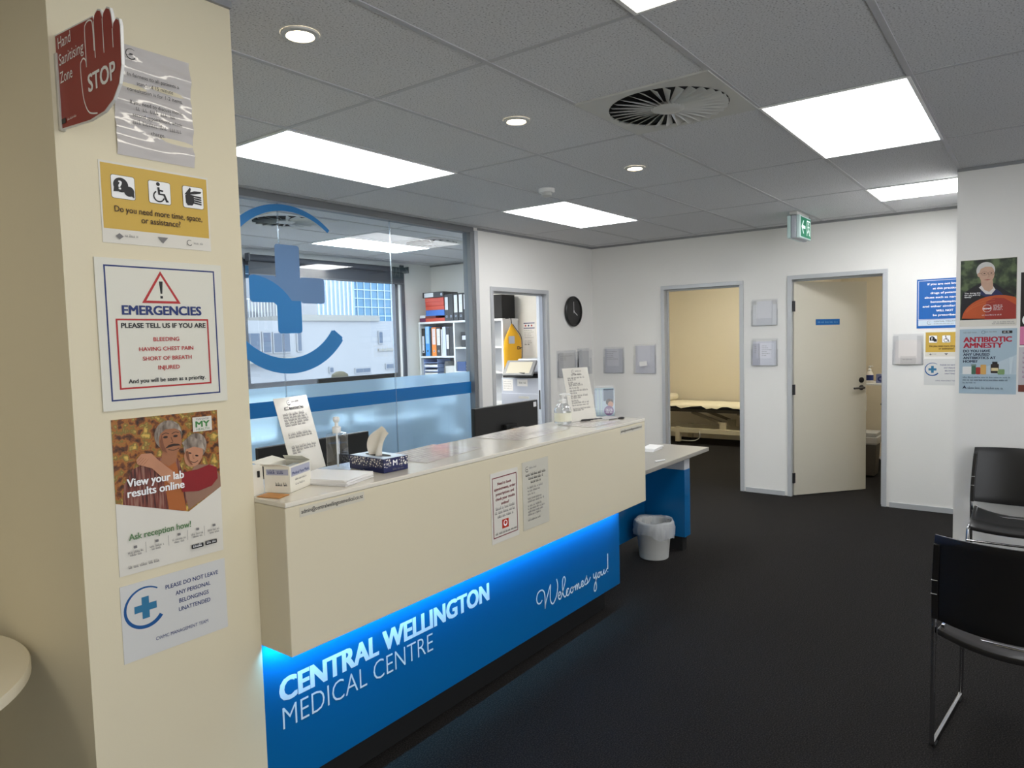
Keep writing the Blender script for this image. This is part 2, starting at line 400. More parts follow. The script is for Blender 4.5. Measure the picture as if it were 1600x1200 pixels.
# the leaf of the second door swings into the consulting room
hx, hy = 7.045, 1.900; ang = math.atan2(1.384-1.903, 7.669-7.039); LW = .815
fl = Fr((hx, hy, .006), (cos(ang), sin(ang), 0), (0, 0, 1))
m = M(); m.hexa([fl.p(u, v, d) for d in (-.038, 0) for u, v in ((0, 0), (LW, 0), (LW, 2.06), (0, 2.06))])
leaf = m.build('door_leaf', DOORM, d2, bevel=.002)
m = M()
for z in (.12, .98, 1.78): m.hexa([fl.p(u, v, d) for d in (.0005, .004) for u, v in ((-.02, z), (.012, z), (.012, z+.1), (-.02, z+.1))]); m.tube([fl.p(-.012, z, .008), fl.p(-.012, z+.1, .008)], .008)
m.build('hinge', STEEL, leaf)
m = M(); m.lathe(fl.p(LW-.06, 1.02, .0005), [(.026, 0), (.026, .008), (.012, .012), (.011, .045)], 20, fl.n)
m.tube([fl.p(LW-.06, 1.02, .045), fl.p(LW-.075, 1.02, .05), fl.p(LW-.18, 1.018, .05)], .010)
m.build('handle', STEEL, leaf, smooth=True)
m = M(); m.lathe(fl.p(LW-.06, 1.095, .0005), [(.027, 0), (.027, .01), (.018, .013), (.006, .013)], 20, fl.n); m.build('lock', MATTBLACK, leaf, smooth=True)
m = M(); pf = Fr(fl.p(.24, 1.645), fl.u, fl.v); m.hexa([pf.p(u, v, d) for d in (.0005, .003) for u, v in ((0, 0), (.265, 0), (.265, .056), (0, .056))])
plate = m.build('name_plate', DBLUE, leaf)
a = Art(pf, plate, .0034); a.words('lettering', mat('pale_blue_ink', S(120, 175, 215), .5), .02, .245, .021, .013); a.done()
d3 = door_frame('door_3', FY(D3[0], YL, 0), D3[1]-D3[0], 2.060, .11)
m = M(); m.box(6.0, 6.0629, YL+.038, YL+.072, .005, 2.03); pk = m.build('sliding_door', mat('daylight_tinted_door', S(205, 214, 228), .35), d3, bevel=.002)  # blue cast of the daylight is put into the door's colour
m = M(); m.box(5.9985, 6.0, YL+.047, YL+.063, .86, 1.06); m.build('latch_plate', STEEL, pk)

# ------------------------------------------------------------------ window_1: the glass screen to the back office, with film, stripe and emblem
w1 = struct(link(bpy.data.objects.new('window_1', None), (1.24, YL, 0)), None, 'glass partition')
m = M(); m.box(1.229, 4.935, YL-.005, YL+.095, HC-.048, HC-.0005).box(4.888, 4.9345, YL-.004, YL+.09, .0, HC-.048).box(1.229, 4.888, YL-.004, YL+.09, 0, .08)
m.build('frame', mat('partition_frame', S(120, 122, 126), .45, .2), w1, bevel=.002)
m = M(); m.box(4.936, 4.985, YL-.012, YL-.0005, 0, HC-.03); m.build('corner_post', ALU, w1, bevel=.002)
for x0, x1 in ((1.23, 2.925), (2.933, 3.952), (3.960, 4.8875)):
    m = M(); m.box(x0, x1, YL+.04, YL+.05, .081, HC-.049); m.build('pane', GLASS, w1)
m = M()
for x in (2.929, 3.956): m.box(x-.0038, x+.0038, YL+.039, YL+.051, .081, HC-.049)
m.build('pane_joint', glass('joint_seal', (.8, .85, .92, 1), 1.5, .2, 1, .25), w1)
m = M(); m.face([(1.23, YL+.0525, .081), (4.887, YL+.0525, .081), (4.887, YL+.0525, 1.315), (1.23, YL+.0525, 1.315)]); m.build('frosted_film', FROST, w1)
a = Art(FY(0, YL+.0395, 0), w1, .0004)
EMB = mat('emblem_blue', S(34, 120, 184), .45); EMB2 = mat('emblem_grey_blue', S(96, 130, 172), .45); STRIPE = mat('stripe_blue', S(4, 108, 178), .4)
a.rect('stripe', STRIPE, 1.23, 4.887, 1.118, 1.222)
cx, cz, rr = 2.985, 1.975, .575
a.arc('emblem_ring', EMB, cx, cz, rr, .028, .125, math.radians(50), math.radians(322), 90)
a.arc('emblem_ring', EMB, cx, cz, rr-.014, .098, .096, math.radians(322), math.radians(323.6), 4)
a.rrect('emblem_cross', EMB2, cx-.098, cx+.098, cz-.298, cz+.305, .02)
a.rrect('emblem_cross', EMB2, cx-.302, cx-.097, cz-.09, cz+.09, .02).rrect('emblem_cross', EMB2, cx+.097, cx+.302, cz-.09, cz+.09, .02)
pts = [(cx-.3, cz-.07), (cx-.28, cz-.09), (cx-.12, cz-.09), (cx-.098, cz-.11), (cx-.098, cz-.28), (cx-.08, cz-.298), (cx+.078, cz-.298), (cx+.098, cz-.28), (cx+.098, cz-.075)]
pts += [(cx-.30+.398*cos(t), cz-.31+.40*sin(t)) for t in [math.radians(x) for x in range(36, 86, 7)]] + [(cx-.30, cz+.08)]
a.poly('emblem_cross_lower', EMB, pts)
a.done()

# ------------------------------------------------------------------ window_2: the office window to the street, with roller blinds
w2 = struct(link(bpy.data.objects.new('window_2', None), (2.0, 6.6, 1.14)), None, 'window')
m = M()
for x0, x1 in ((2.0, 4.14), (4.22, 6.44)):
    for b in ((x0, x0+.05, 1.2, 2.44), (x1-.05, x1, 1.2, 2.44), (x0, x1, 1.1401, 1.2), (x0, x1, 2.44, 2.4999)): m.box(b[0]+.0005, b[1]-.0005, 6.64, 6.70, b[2], b[3])
m.build('frame', DARKFRAME, w2, bevel=.002)
m = M(); m.box(2.0, 6.44, 6.555, 6.599, 1.10, 1.14); m.build('sill', mat('grey_sill', S(122, 124, 132), .45), w2, bevel=.003)
m = M(); m.box(6.441, 6.50, 6.575, 6.5995, 1.0, HC-.03).box(4.15, 4.21, 6.575, 6.5995, 1.141, HC-.1); m.build('casing', DARKFRAME, w2, bevel=.002)
for x0, x1 in ((2.05, 4.09), (4.27, 6.39)):
    m = M(); m.box(x0, x1, 6.666, 6.672, 1.2, 2.44); m.build('pane', OUTGLASS, w2)
BLIND = mat('charcoal_blind', S(62, 66, 76), .6, bump=.1, bscale=700)
for x0, x1, lab in ((2.05, 4.1, 'charcoal roller blind behind the pillar, only its right end showing'), (4.24, 6.5, 'charcoal roller blind drawn a little way down over the wide office window')):
    t = thing('roller_blind', ((x0+x1)/2, 6.53, 2.3), lab, 'blind')
    m = M(); m.tube([(x0, 6.535, 2.508), (x1, 6.535, 2.508)], .034, 16); m.build('roller', BLIND, t, smooth=True)
    m = M(); m.box(x0+.02, x1-.03, 6.562, 6.566, 2.345, 2.505); m.build('blind_fabric', BLIND, t)
    m = M(); m.box(x0+.02, x1-.03, 6.556, 6.572, 2.325, 2.345); m.build('bottom_bar', DARKFRAME, t, bevel=.003)
    for xb in (x0-.012, x1):
        m = M(); m.box(xb, xb+.012, 6.50, 6.574, 2.47, 2.55); m.build('bracket', DARKFRAME, t)

# ------------------------------------------------------------------ lamps and fittings in the ceiling
COOL = emit('panel_diffuser', (.97, .985, 1, 1), PANEL); WARMD = emit('downlight_lens', (1, .80, .52, 1), DOWN)
FAR = emit('panel_diffuser_far', (.97, .985, 1, 1), PANEL*1.5); END = emit('panel_diffuser_end', (.97, .985, 1, 1), PANEL*3.6); NEAR = emit('panel_diffuser_warm', (1, .93, .80, 1), PANEL*.8)
def panel(x0, y0, label, w=1.2, d=.6, mt=None):
    t = thing('ceiling_light', (x0+w/2, y0+d/2, HC-.006), label, 'ceiling light', 'flat ceiling light panels')
    m = M(); x1, y1 = x0+w, y0+d
    for b in ((x0, x1, y0, y0+.014), (x0, x1, y1-.014, y1), (x0, x0+.014, y0+.014, y1-.014), (x1-.014, x1, y0+.014, y1-.014)): m.box(b[0]+.001, b[1]-.001, b[2], b[3], HC-.007, HC-.0005)
    m.build('frame', WHITE, t)
    m = M(); m.box(x0+.0145, x1-.0145, y0+.0145, y1-.0145, HC-.005, HC-.001); m.build('diffuser', mt or COOL, t)
y0 = .437
panel(2.07, y0+.597*4, 'large lit ceiling panel nearest the pillar, above the reception glass')
panel(4.47, y0+.597*4, 'lit ceiling panel beyond the smoke detector, at the left far end', mt=FAR)
panel(3.27, y0, 'largest lit ceiling panel, on the right beside the round vent', mt=FAR)
panel(5.67, y0, w=.6, label='short lit ceiling panel cut off by the poster wall edge', mt=END)
panel(.87, y0, 'lit ceiling panel at the top of the photo with only a corner in view', mt=NEAR)
panel(3.27, y0-.597*4, 'added fill light panel overhead, out of view to the right', mt=COOL)  # unseen panel, added to raise the ambient light
panel(-1.53, y0+.597*3, 'added fill light panel overhead, out of view to the left', mt=NEAR)  # unseen panel, added to brighten the round table's corner
OFFP = emit('office_diffuser', (1, .97, .88, 1), 20.0)
panel(4.5, 5.29, 'lit office ceiling panel seen through the glass, beside the square vent', 1.17, .57, OFFP)
panel(2.07, 5.29, 'office ceiling panel hidden behind the pillar', 1.17, .57, OFFP)
def downlight(x, y, label):
    t = thing('downlight', (x, y, HC-.01), label, 'downlight', 'small round downlights')
    m = M(); m.lathe((x, y, HC-.0005), [(.062, 0), (.060, -.006), (.046, -.009), (.042, -.004)], 28, cap=False); m.build('rim', GREYPL, t, smooth=True)
    m = M(); m.lathe((x, y, HC-.0006), [(.043, 0), (.043, -.004)], 28); m.build('lens', WARMD, t)
downlight(1.491, 1.943, 'small round lit downlight nearest the pillar')
downlight(2.692, 1.958, 'small round lit downlight midway, left of the round vent')
downlight(3.911, 1.973, 'small round lit downlight farthest away, near the smoke detector')
for x, y in ((.2, .9), (.3, -.6), (.0, 2.75)): downlight(x, y, 'added small round fill downlight overhead, out of view')  # unseen downlights, added as fill light for the near end
def vent(x, y, label, n=30, r=.255, part=False):
    t = thing('ceiling_vent', (x, y, HC-.01), label, 'air vent')
    h = .298; m = M()
    ring = [(x+(r+.004)*cos(2*pi*k/48), y+(r+.004)*sin(2*pi*k/48)) for k in range(48)]
    sq = []
    for k in range(48):
        a = 2*pi*k/48; s = h/max(abs(cos(a)), abs(sin(a))); sq.append((x+s*cos(a), y+s*sin(a)))
    m.loft([[(p[0], p[1], HC-.008) for p in ring], [(p[0], p[1], HC-.008) for p in sq], [(p[0], p[1], HC-.0005) for p in sq]], cap=False)
    m.build('face_plate', GREYPL, t)
    m = M(); m.lathe((x, y, HC-.0006), [(r+.01, 0), (r+.01, -.002)], 40); m.build('dark_throat', mat('vent_throat', S(14, 14, 15), .9), t)
    m = M(); m.lathe((x, y, HC-.003), [(.072, 0), (.074, -.012), (.06, -.018), (.02, -.02)], 28); m.build('hub', GREYPL, t, smooth=True)
    for k in range(n):
        a = 2*pi*k/n; d = V((cos(a), sin(a), 0)); s = V((-sin(a), cos(a), 0)); m = M(); c = V((x, y, HC-.003))
        w0, w1 = .007, .021
        m.hexa([c+d*.07-s*w0+V((0, 0, -.001)), c+d*r-s*w1+V((0, 0, -.001)), c+d*r+s*w1*.55+V((0, 0, -.017)), c+d*.07+s*w0*.4+V((0, 0, -.015)),
                c+d*.07-s*w0+V((0, 0, 0)), c+d*r-s*w1+V((0, 0, 0)), c+d*r+s*w1*.55+V((0, 0, -.0155)), c+d*.07+s*w0*.4+V((0, 0, -.0135))])
        m.build('blade', GREYPL, t)
vent(2.97, y0+.597*1.5, 'round swirl vent of grey blades set in a square ceiling plate')
vent(3.55, 4.92, 'swirl vent in the office ceiling seen through the glass emblem', 18)
vent(5.37, 5.02, 'pale swirl vent in the office ceiling, seen at the right of the glass', 18)
t = thing('smoke_detector', (4.04, 2.70, HC-.05), 'white domed smoke detector on the ceiling beside the lit panels', 'smoke detector')
m = M(); m.lathe((4.04, 2.70, HC-.0005), [(.055, 0), (.055, -.02), (.05, -.026)], 28); m.build('base', WHITE, t, smooth=True)
m = M(); m.lathe((4.04, 2.70, HC-.027), [(.036, 0), (.034, -.018), (.022, -.026), (.006, -.028)], 24); m.build('sensor_head', GREYPL, t, smooth=True)
# exit sign hung under the ceiling
ex0, ex1, ey0, ey1, ez0, ez1 = 6.24, 6.60, 1.628, 1.745, 2.385, 2.575
t = thing('exit_sign', (6.42, 1.69, ez0), 'hanging green exit sign with a white arrow and running figure', 'exit sign')
m = M(); m.box(ex0, ex1, 1.665, 1.71, ez0-.005, ez1); m.build('housing', mat('sign_housing', S(172, 176, 184), .35), t, bevel=.012)
m = M(); m.box(ex0-.01, ex1+.01, 1.655, 1.72, ez1, HC-.0005); m.build('canopy', GREYPL, t, bevel=.006)
GREEN = emit('exit_green', S(10, 118, 84), .22)
MATS['exit_green'].node_tree.nodes['Principled BSDF'].inputs['Base Color'].default_value = S(10, 118, 84)
EW = emit('exit_white', (.75, 1, .92, 1), .40)
for s in (0, 1):
    f = FY(ex0+.0, 1.6649, ez0) if not s else Fr((ex1, 1.7101, ez0), (-1, 0, 0), (0, 0, 1))
    m = M(); m.hexa([f.p(u, v, d) for d in (.0, .03) for u, v in ((.004, 0), (.356, 0), (.356, .188), (.004, .188))]); dif = m.build('diffuser', mat('sign_diffuser', S(205, 228, 226), .3), t, bevel=.006)
    a = Art(f, dif, .0305); a.rect('green_face', GREEN, .03, .35, .012, .176)
    k = 1 if not s else 1
    a.poly('arrow', EW, [(.05, .095), (.105, .15), (.125, .15), (.09, .108), (.17, .108), (.17, .082), (.09, .082), (.125, .04), (.105, .04)])
    a.rect('running_figure', EW, .215, .33, .150, .162).rect('running_figure', EW, .318, .33, .03, .162).rect('running_figure', EW, .215, .227, .03, .162)
    a.ell('running_figure', EW, .27, .135, .013).line('running_figure', EW, [(.268, .118), (.275, .09), (.255, .065), (.235, .06)], .016, False)
    a.line('running_figure', EW, [(.275, .09), (.29, .07), (.295, .035)], .014, False).line('running_figure', EW, [(.245, .1), (.266, .116), (.285, .105), (.298, .112)], .009, False)
    a.done()
# hidden rooms' own lamps
def lamp_room(x, y, col, s, label):
    t = thing('ceiling_light', (x, y, HC-.006), label, 'ceiling light'); m = M(); m.box(x-.3, x+.3, y-.3, y+.3, HC-.006, HC-.0005); m.build('diffuser', emit('room_lamp_%d' % len(MATS), col, s), t)
lamp_room(8.9, 3.4, (1, .95, .80, 1), 17.0, 'ceiling panel inside the examination room')
lamp_room(8.3, .8, (1, .95, .84, 1), 8.0, 'ceiling panel inside the consulting room')

# ------------------------------------------------------------------ signs on the pillar
PY = 1.924
PRINTGREY = mat('print_grey', S(128, 122, 118), .5)
# hand sanitising flag sign standing out from the pillar
t = thing('flag_sign', (.757, 1.76, 2.137), 'red hand shaped flag sign sticking out near the top of the pillar', 'sign')
fs = Fr((.757, 1.921, 2.137), (0, -1, 0), (0, 0, 1))
HP = [(0, 0), (.16, -.011), (.235, -.006), (.28, .010), (.312, .038), (.327, .074), (.331, .155), (.327, .170), (.315, .176), (.303, .170), (.298, .158), (.293, .192), (.287, .205), (.273, .211), (.259, .205), (.253, .193), (.249, .203), (.243, .214), (.229, .219), (.215, .213), (.209, .201), (.205, .211), (0, .224)]
RD = mat('sign_red', S(150, 32, 24), .38)
m = M(); m.loft([[fs.p(u, v, d) for u, v in HP] for d in (-.003, .003)]); board = m.build('sign_board', WHITE, t)
a = Art(fs, board, .0033, .0002)
a.poly('red_face', RD, [(u*.985+.002, v*.975+.002) for u, v in HP])
w = .0035
a.line('hand_outline', WHITEINK, [(.203, .135), (.202, .190), (.196, .203), (.181, .206), (.167, .202), (.161, .188), (.160, .112), (.157, .125), (.147, .132), (.136, .129), (.129, .118), (.131, .07), (.139, .035), (.16, .008), (.20, -.002)], w)
for u_, v1_ in ((.2075, .198), (.251, .192), (.2955, .158)): a.line('finger_line#%g' % u_, WHITEINK, [(u_, v1_), (u_-.0005, .118)], w, False)
for tx, vv, u1 in (('Hand', .186, .088), ('Sanitising', .146, .152), ('Zone', .105, .086)): a.text(tx, .018, vv, .026, u1, WHITEINK)
a.text('STOP', .165, .052, .038, .298, WHITEINK, bold=.02)
a.rect('maker_mark', INK, .012, .034, .010, .022).words('lettering', WHITEINK, .042, .095, .013, .004)
a.done()
m = M(); m.hexa([fs.p(u, v, d) for d in (-.006, .008) for u, v in ((-.0025, -.004), (.010, -.004), (.010, .18), (-.0025, .18))])
m.build('wall_bracket', mat('clear_bracket', S(196, 192, 180), .3), t, bevel=.002)

def notice_sheet():
    """glossy laminated sheet that bows off the wall"""
    w, h = .208, .288; f = FY(.884, PY, 2.104, -.0); m = M(); nx, ny = 14, 40
    def P(i, j, d):
        u, v = w*i/nx, h*j/ny
        bow = .003+.0032*sin(v*55+u*6)+.0026*sin(v*92-u*11+1)+.0012*sin(v*190+u*37)
        return f.p(u+.03*v*.0, v, .002+bow*min(1, v/.03, (h-v)/.02)+d)
    vs = [[m.bm.verts.new(P(i, j, .0)) for j in range(ny+1)] for i in range(nx+1)]
    for i in range(nx):
        for j in range(ny): m.bm.faces.new((vs[i][j], vs[i+1][j], vs[i+1][j+1], vs[i][j+1]))
    o = m.build('notice', mat('glossy_laminate', S(205, 200, 198), .13, coat=1, spec=.9), smooth='all', origin=f.p(w/2, 0, .001))
    tag(o, 'shiny laminated consultation notice behind the red hand sign, topmost sheet on the pillar', 'notice')
    a = Art(f, o, .0125)
    a.arc('emblem', INK, .045, .262, .014, .001, .003, math.radians(50), math.radians(320)); a.rect('emblem', INK, .041, .049, .26, .264)
    for tx, v, u0, u1 in (('In fairness to all patients a', .205, .033, .17), ('standard 15 minute', .186, .055, .152), ('consultation is for 1-2 items.', .167, .03, .178),
                          ('If you need to discuss more,', .135, .035, .176), ('second appointment, which', .103, .04, .172), ('charge.', .064, .085, .123)):
        a.text(tx, u0, v, .0095, u1, INK)
    a.words('lettering', GREYINK, .05, .165, .12, .009).words('lettering', GREYINK, .04, .17, .084, .009)
    a.done()
notice_sheet()

def access_sign(fr, w, h, label, cat='sign'):
    """yellow sign with three pictograms; drawn for .29 x .205"""
    o, a = sheet('access_sign', label, cat, fr, w, h, LAMINATED, .0015)
    k = w/.29; r = lambda *q: [x*k for x in q]
    a.rect('yellow_panel', YELLOW, *r(.004, .286, .036, .2))
    for i, (u, b) in enumerate(((.028, .115), (.122, .115), (.215, .115))):
        a.rrect('pictogram_border#%d' % i, INK, *r(u-.001, u+.059, b-.001, b+.059, .006)); a.rrect('pictogram_tile#%d' % i, WHITEINK, *r(u, u+.058, b, b+.058, .0055))
    p = 'speech_pictogram'
    a.ell(p, INK, *r(.051, .149, .0185)).poly(p, INK, [(x*k, y*k) for x, y in ((.034, .142), (.045, .132), (.0325, .131))])
    a.ell(p, INK, *r(.071, .135, .013)).poly(p, INK, [(x*k, y*k) for x, y in ((.076, .124), (.0835, .131), (.0835, .119))])
    a.text('?', .046*k, .138*k, .021*k, None, WHITEINK, 'question_mark', .03)
    p = 'wheelchair_pictogram'
    a.ell(p, INK, *r(.147, .166, .005)); a.line(p, INK, [(x*k, y*k) for x, y in ((.1475, .158), (.149, .140), (.162, .140), (.169, .122), (.173, .124))], .006*k, False)
    a.line(p, INK, [(x*k, y*k) for x, y in ((.1475, .15), (.160, .149))], .0045*k, False)
    a.arc(p, INK, .148*k, .134*k, .0155*k, .0035*k, .0035*k, math.radians(120), math.radians(345))
    p = 'hands_pictogram'
    a.poly(p, INK, [(x*k, y*k) for x, y in ((.221, .148), (.229, .152), (.245, .150), (.246, .13), (.24, .122), (.227, .121), (.222, .128))])
    for j in range(4): a.line(p, INK, [(x*k, y*k) for x, y in ((.243, .148-.006*j), (.267, .146-.0062*j))], .0044*k, False)
    a.poly(p, INK, [(x*k, y*k) for x, y in ((.219, .150), (.231, .165), (.236, .171), (.238, .166), (.236, .158), (.248, .162), (.268, .163), (.266, .158), (.25, .154), (.228, .150))])
    BR = mat('brown_ink', S(62, 40, 18), .5)
    a.text('Do you need more time, space,', .032*k, .080*k, .0155*k, .266*k, BR, bold=.008); a.text('or assistance?', .098*k, .058*k, .0155*k, .203*k, BR, bold=.008)
    a.poly('sponsor_mark', GREYINK, [(x*k, y*k) for x, y in ((.03, .018), (.04, .026), (.05, .018), (.04, .010))]); a.words('sponsor_mark', GREYINK, .053*k, .086*k, .018*k, .005*k)
    a.poly('sponsor_mark', GREYINK, [(x*k, y*k) for x, y in ((.138, .026), (.166, .026), (.152, .010))])
    a.arc('sponsor_mark', INK, .226*k, .018*k, .008*k, .001*k, .002*k, .9, 5.6, 16); a.words('sponsor_mark', GREYINK, .238*k, .27*k, .016*k, .004*k)
    a.done(); return o
access_sign(FY(.835, PY, 1.874), .294, .208, 'yellow accessibility sign with three pictograms on the pillar')

# emergencies board
f = FY(.809, PY, 1.441); o, a = sheet('emergency_sign', 'square white emergencies board with blue and red borders on the pillar', 'sign', f, .345, .394, mat('white_board', S(222, 220, 208), .35), .005)
a.frame('blue_border', NAVY, .021, .323, .024, .376, .004); a.frame('red_border', RED, .043, .297, .053, .238, .0045)
tri = lambda cu, b, h, w: [(cu-w/2, b), (cu+w/2, b), (cu, b+h)]
a.poly('warning_triangle', RED, tri(.166, .280, .087, .106)); a.poly('triangle_field', mat('white_board', 0), tri(.166, .2865, .069, .083))
a.poly('exclamation_mark', INK, [(.161, .339), (.171, .339), (.1685, .306), (.1635, .306)]).rect('exclamation_mark', INK, .1625, .1695, .293, .300)
a.text('EMERGENCIES', .061, .249, .0235, .276, NAVY, bold=.028)
a.text('PLEASE TELL US IF YOU ARE', .056, .214, .0125, .287, INK, bold=.02)
for tx, v, u0, u1 in (('BLEEDING', .178, .137, .208), ('HAVING CHEST PAIN', .152, .098, .247), ('SHORT OF BREATH', .1265, .106, .241), ('INJURED', .101, .146, .205)): a.text(tx, u0, v, .0105, u1, RED, bold=.012)
a.text('And you will be seen as a priority.', .066, .068, .011, .279, INK, bold=.015); a.done()

# lab results poster
f = FY(.824, PY, 1.003, -.006); w, h = .294, .414
o, a = sheet('results_poster', 'lab results poster with a photo of a smiling couple, on the pillar', 'poster', f, w, h, LAMINATED, .0014)
q = lambda *P: [(x*w, y*h) for x, y in P]
AUT = ramp_noise('autumn_leaves', [(.34, S(44, 28, 16)), (.44, S(112, 62, 26)), (.5, S(168, 104, 42)), (.57, S(120, 104, 46)), (.66, S(214, 176, 86))], 42, .45, 4)
a.poly('photo', AUT, q((0, 1), (1, 1), (1, .455), (.66, .325), (0, .47)))
PLAID = ramp_noise('plaid_shirt', [(.35, S(62, 26, 22)), (.5, S(124, 62, 50)), (.65, S(150, 108, 92))], 30, .5, 2, (6, 1, .4))
SKIN1 = mat('print_skin', S(162, 106, 72), .5, var=.2, vscale=18); SKIN2 = mat('print_skin_pale', S(190, 134, 102), .5, var=.2, vscale=18); HAIRG = ramp_noise('print_grey_hair', [(.35, S(96, 82, 70)), (.65, S(178, 164, 150))], 60, .5, 3, (1, 1, .3))
SLV = mat('print_red_sleeve', S(138, 22, 28), .5, var=.25, vscale=15); TAN = mat('print_tan', S(170, 96, 42), .5, var=.1)
a.poly('photo_shirt', PLAID, q((.06, .457), (.08, .58), (.16, .67), (.36, .73), (.58, .70), (.64, .56), (.66, .43), (.62, .335)))
a.poly('photo_undershirt', TAN, q((.41, .70), (.55, .70), (.6, .55), (.64, .334), (.47, .367), (.45, .5)))
a.poly('photo_vest', mat('print_beige_vest', S(148, 112, 92), .5, var=.2, vscale=20), q((.66, .34), (.62, .52), (.75, .64), (.93, .62), (1, .53), (1, .456)))
a.poly('photo_neck', SKIN1, q((.43, .75), (.58, .75), (.56, .68), (.49, .655), (.42, .69)))
a.ell('photo_hair', HAIRG, .5*w, .865*h, .132*w, .098*h); a.ell('photo_hair', HAIRG, .755*w, .765*h, .115*w, .092*h, a=-.3)
a.ell('photo_face', SKIN1, .515*w, .828*h, .108*w, .105*h); a.ell('photo_face_woman', SKIN2, .735*w, .71*h, .092*w, .085*h, a=-.35)
DKB = mat('print_dark_brown', S(48, 28, 20), .5)
a.poly('photo_moustache', DKB, q((.46, .778), (.5, .80), (.545, .803), (.59, .798), (.615, .785), (.545, .787)))
for x in (.47, .565): a.ell('photo_features', DKB, x*w, .853*h, .022*w, .008*h); a.line('photo_features', DKB, q((x-.035, .870), (x, .880), (x+.035, .873)), .0018)
a.line('photo_features', DKB, q((.52, .85), (.537, .815), (.515, .812)), .0012); a.line('photo_features', DKB, q((.49, .768), (.545, .760), (.595, .770)), .0016)
for x, y in ((.695, .725), (.765, .700)): a.ell('photo_features', DKB, x*w, y*h, .018*w, .005*h, a=-.3)
a.line('photo_features', DKB, q((.69, .672), (.735, .655), (.775, .665)), .0018); a.line('photo_features', DKB, q((.728, .71), (.727, .687), (.742, .686)), .001)
a.poly('photo_fringe', HAIRG, q((.62, .80), (.7, .84), (.82, .80), (.86, .72), (.82, .745), (.74, .765), (.67, .755)))
a.poly('photo_cap_hair', HAIRG, q((.395, .84), (.41, .91), (.5, .958), (.6, .93), (.635, .86), (.615, .885), (.56, .905), (.47, .905), (.425, .88)))
a.poly('photo_cheek', mat('print_skin_shade', S(128, 78, 52), .5, var=.1), q((.415, .83), (.435, .875), (.45, .80), (.48, .745), (.43, .77))); a.poly('photo_cheek_woman', mat('print_skin_shade', 0), q((.655, .74), (.665, .69), (.70, .645), (.72, .64), (.69, .68), (.68, .74)))
a.poly('photo_forearm', SKIN2, q((.19, .73), (.24, .765), (.33, .76), (.39, .71), (.55, .60), (.66, .565), (.66, .47), (.48, .54), (.33, .66), (.2, .70)))
for i in range(4): a.line('photo_features', SKIN1, q((.17+.02*i, .70-.008*i), (.24+.02*i, .742-.006*i)), .0012, False)
a.poly('photo_sleeve', SLV, q((.6, .60), (.76, .605), (.88, .625), (.96, .60), (.965, .52), (.9, .475), (.76, .455), (.6, .47)))
GRN = mat('green_ink', S(62, 128, 62), .5)
a.rect('logo_tile', LAMINATED, .735*w, .93*w, .865*h, .965*h); a.text('MY', .765*w, .896*h, .0165, .905*w, GRN, 'logo_lettering', .03)
a.text('MANAGE', .77*w, .944*h, .0055, .9*w, GREYINK, 'logo_small').text('HEALTH', .77*w, .873*h, .0065, .9*w, GRN, 'logo_small_green')
a.text('View your lab', .10*w, .565*h, .021, .62*w, WHITEINK, 'headline', .02); a.text('results online', .10*w, .498*h, .021, .62*w, WHITEINK, 'headline', .02)
a.text('Ask reception how!', .09*w, .222*h, .0165, .665*w, mat('soft_green_ink', S(82, 124, 76), .5), 'question', .012)
for i, (u, v) in enumerate(((.14, .165), (.335, .172), (.545, .180), (.73, .186), (.90, .187))):
    a.rrect('icon', GREYINK, (u-.015)*w, (u+.015)*w, (v)*h, (v+.017)*h, .0015); a.words('caption', GREYINK, (u-.075)*w, (u+.075)*w, (v-.027)*h, .0045, 'c', .9).words('caption', GREYINK, (u-.05)*w, (u+.05)*w, (v-.045)*h, .0045)
    if i: a.rect('divider', GREYINK, (u-.105)*w, (u-.102)*w, (v-.05)*h, (v+.02)*h)
a.rrect('store_badge', INK, .66*w, .78*w, .065*h, .094*h, .002).rrect('store_badge', INK, .80*w, .92*w, .068*h, .097*h, .002)
a.words('badge_lettering', WHITEINK, .675*w, .77*w, .074*h, .006).words('badge_lettering', WHITEINK, .815*w, .91*w, .077*h, .006)
a.words('web_address', GREYINK, .07*w, .36*w, .042*h, .006); a.done()

def belongings_sign(fr, w, h, label):
    o, a = sheet('belongings_sign', label, 'sign', fr, w, h, mat('grey_white_sheet', S(214, 214, 212), .3, coat=.4), .0014)
    k = w/.297
    logo(a, .063*k, .135*k, .057*k, mat('logo_blue', S(24, 84, 146), .4), mat('logo_teal', S(50, 118, 158), .4))
    for tx, v, u0, u1 in (('PLEASE DO NOT LEAVE', .167, .119, .274), ('ANY PERSONAL', .142, .146, .249), ('BELONGINGS', .118, .155, .242), ('UNATTENDED', .094, .153, .246)): a.text(tx, u0*k, v*k, .0115*k, u1*k, NAVY, bold=.008)
    a.text('CWMC MANAGEMENT TEAM', .085*k, .035*k, .0095*k, .236*k, NAVY); a.done(); return o
belongings_sign(FY(.822, PY, .768, .0), .297, .208, 'lowest sheet on the pillar, asking not to leave belongings, with a blue cross emblem')

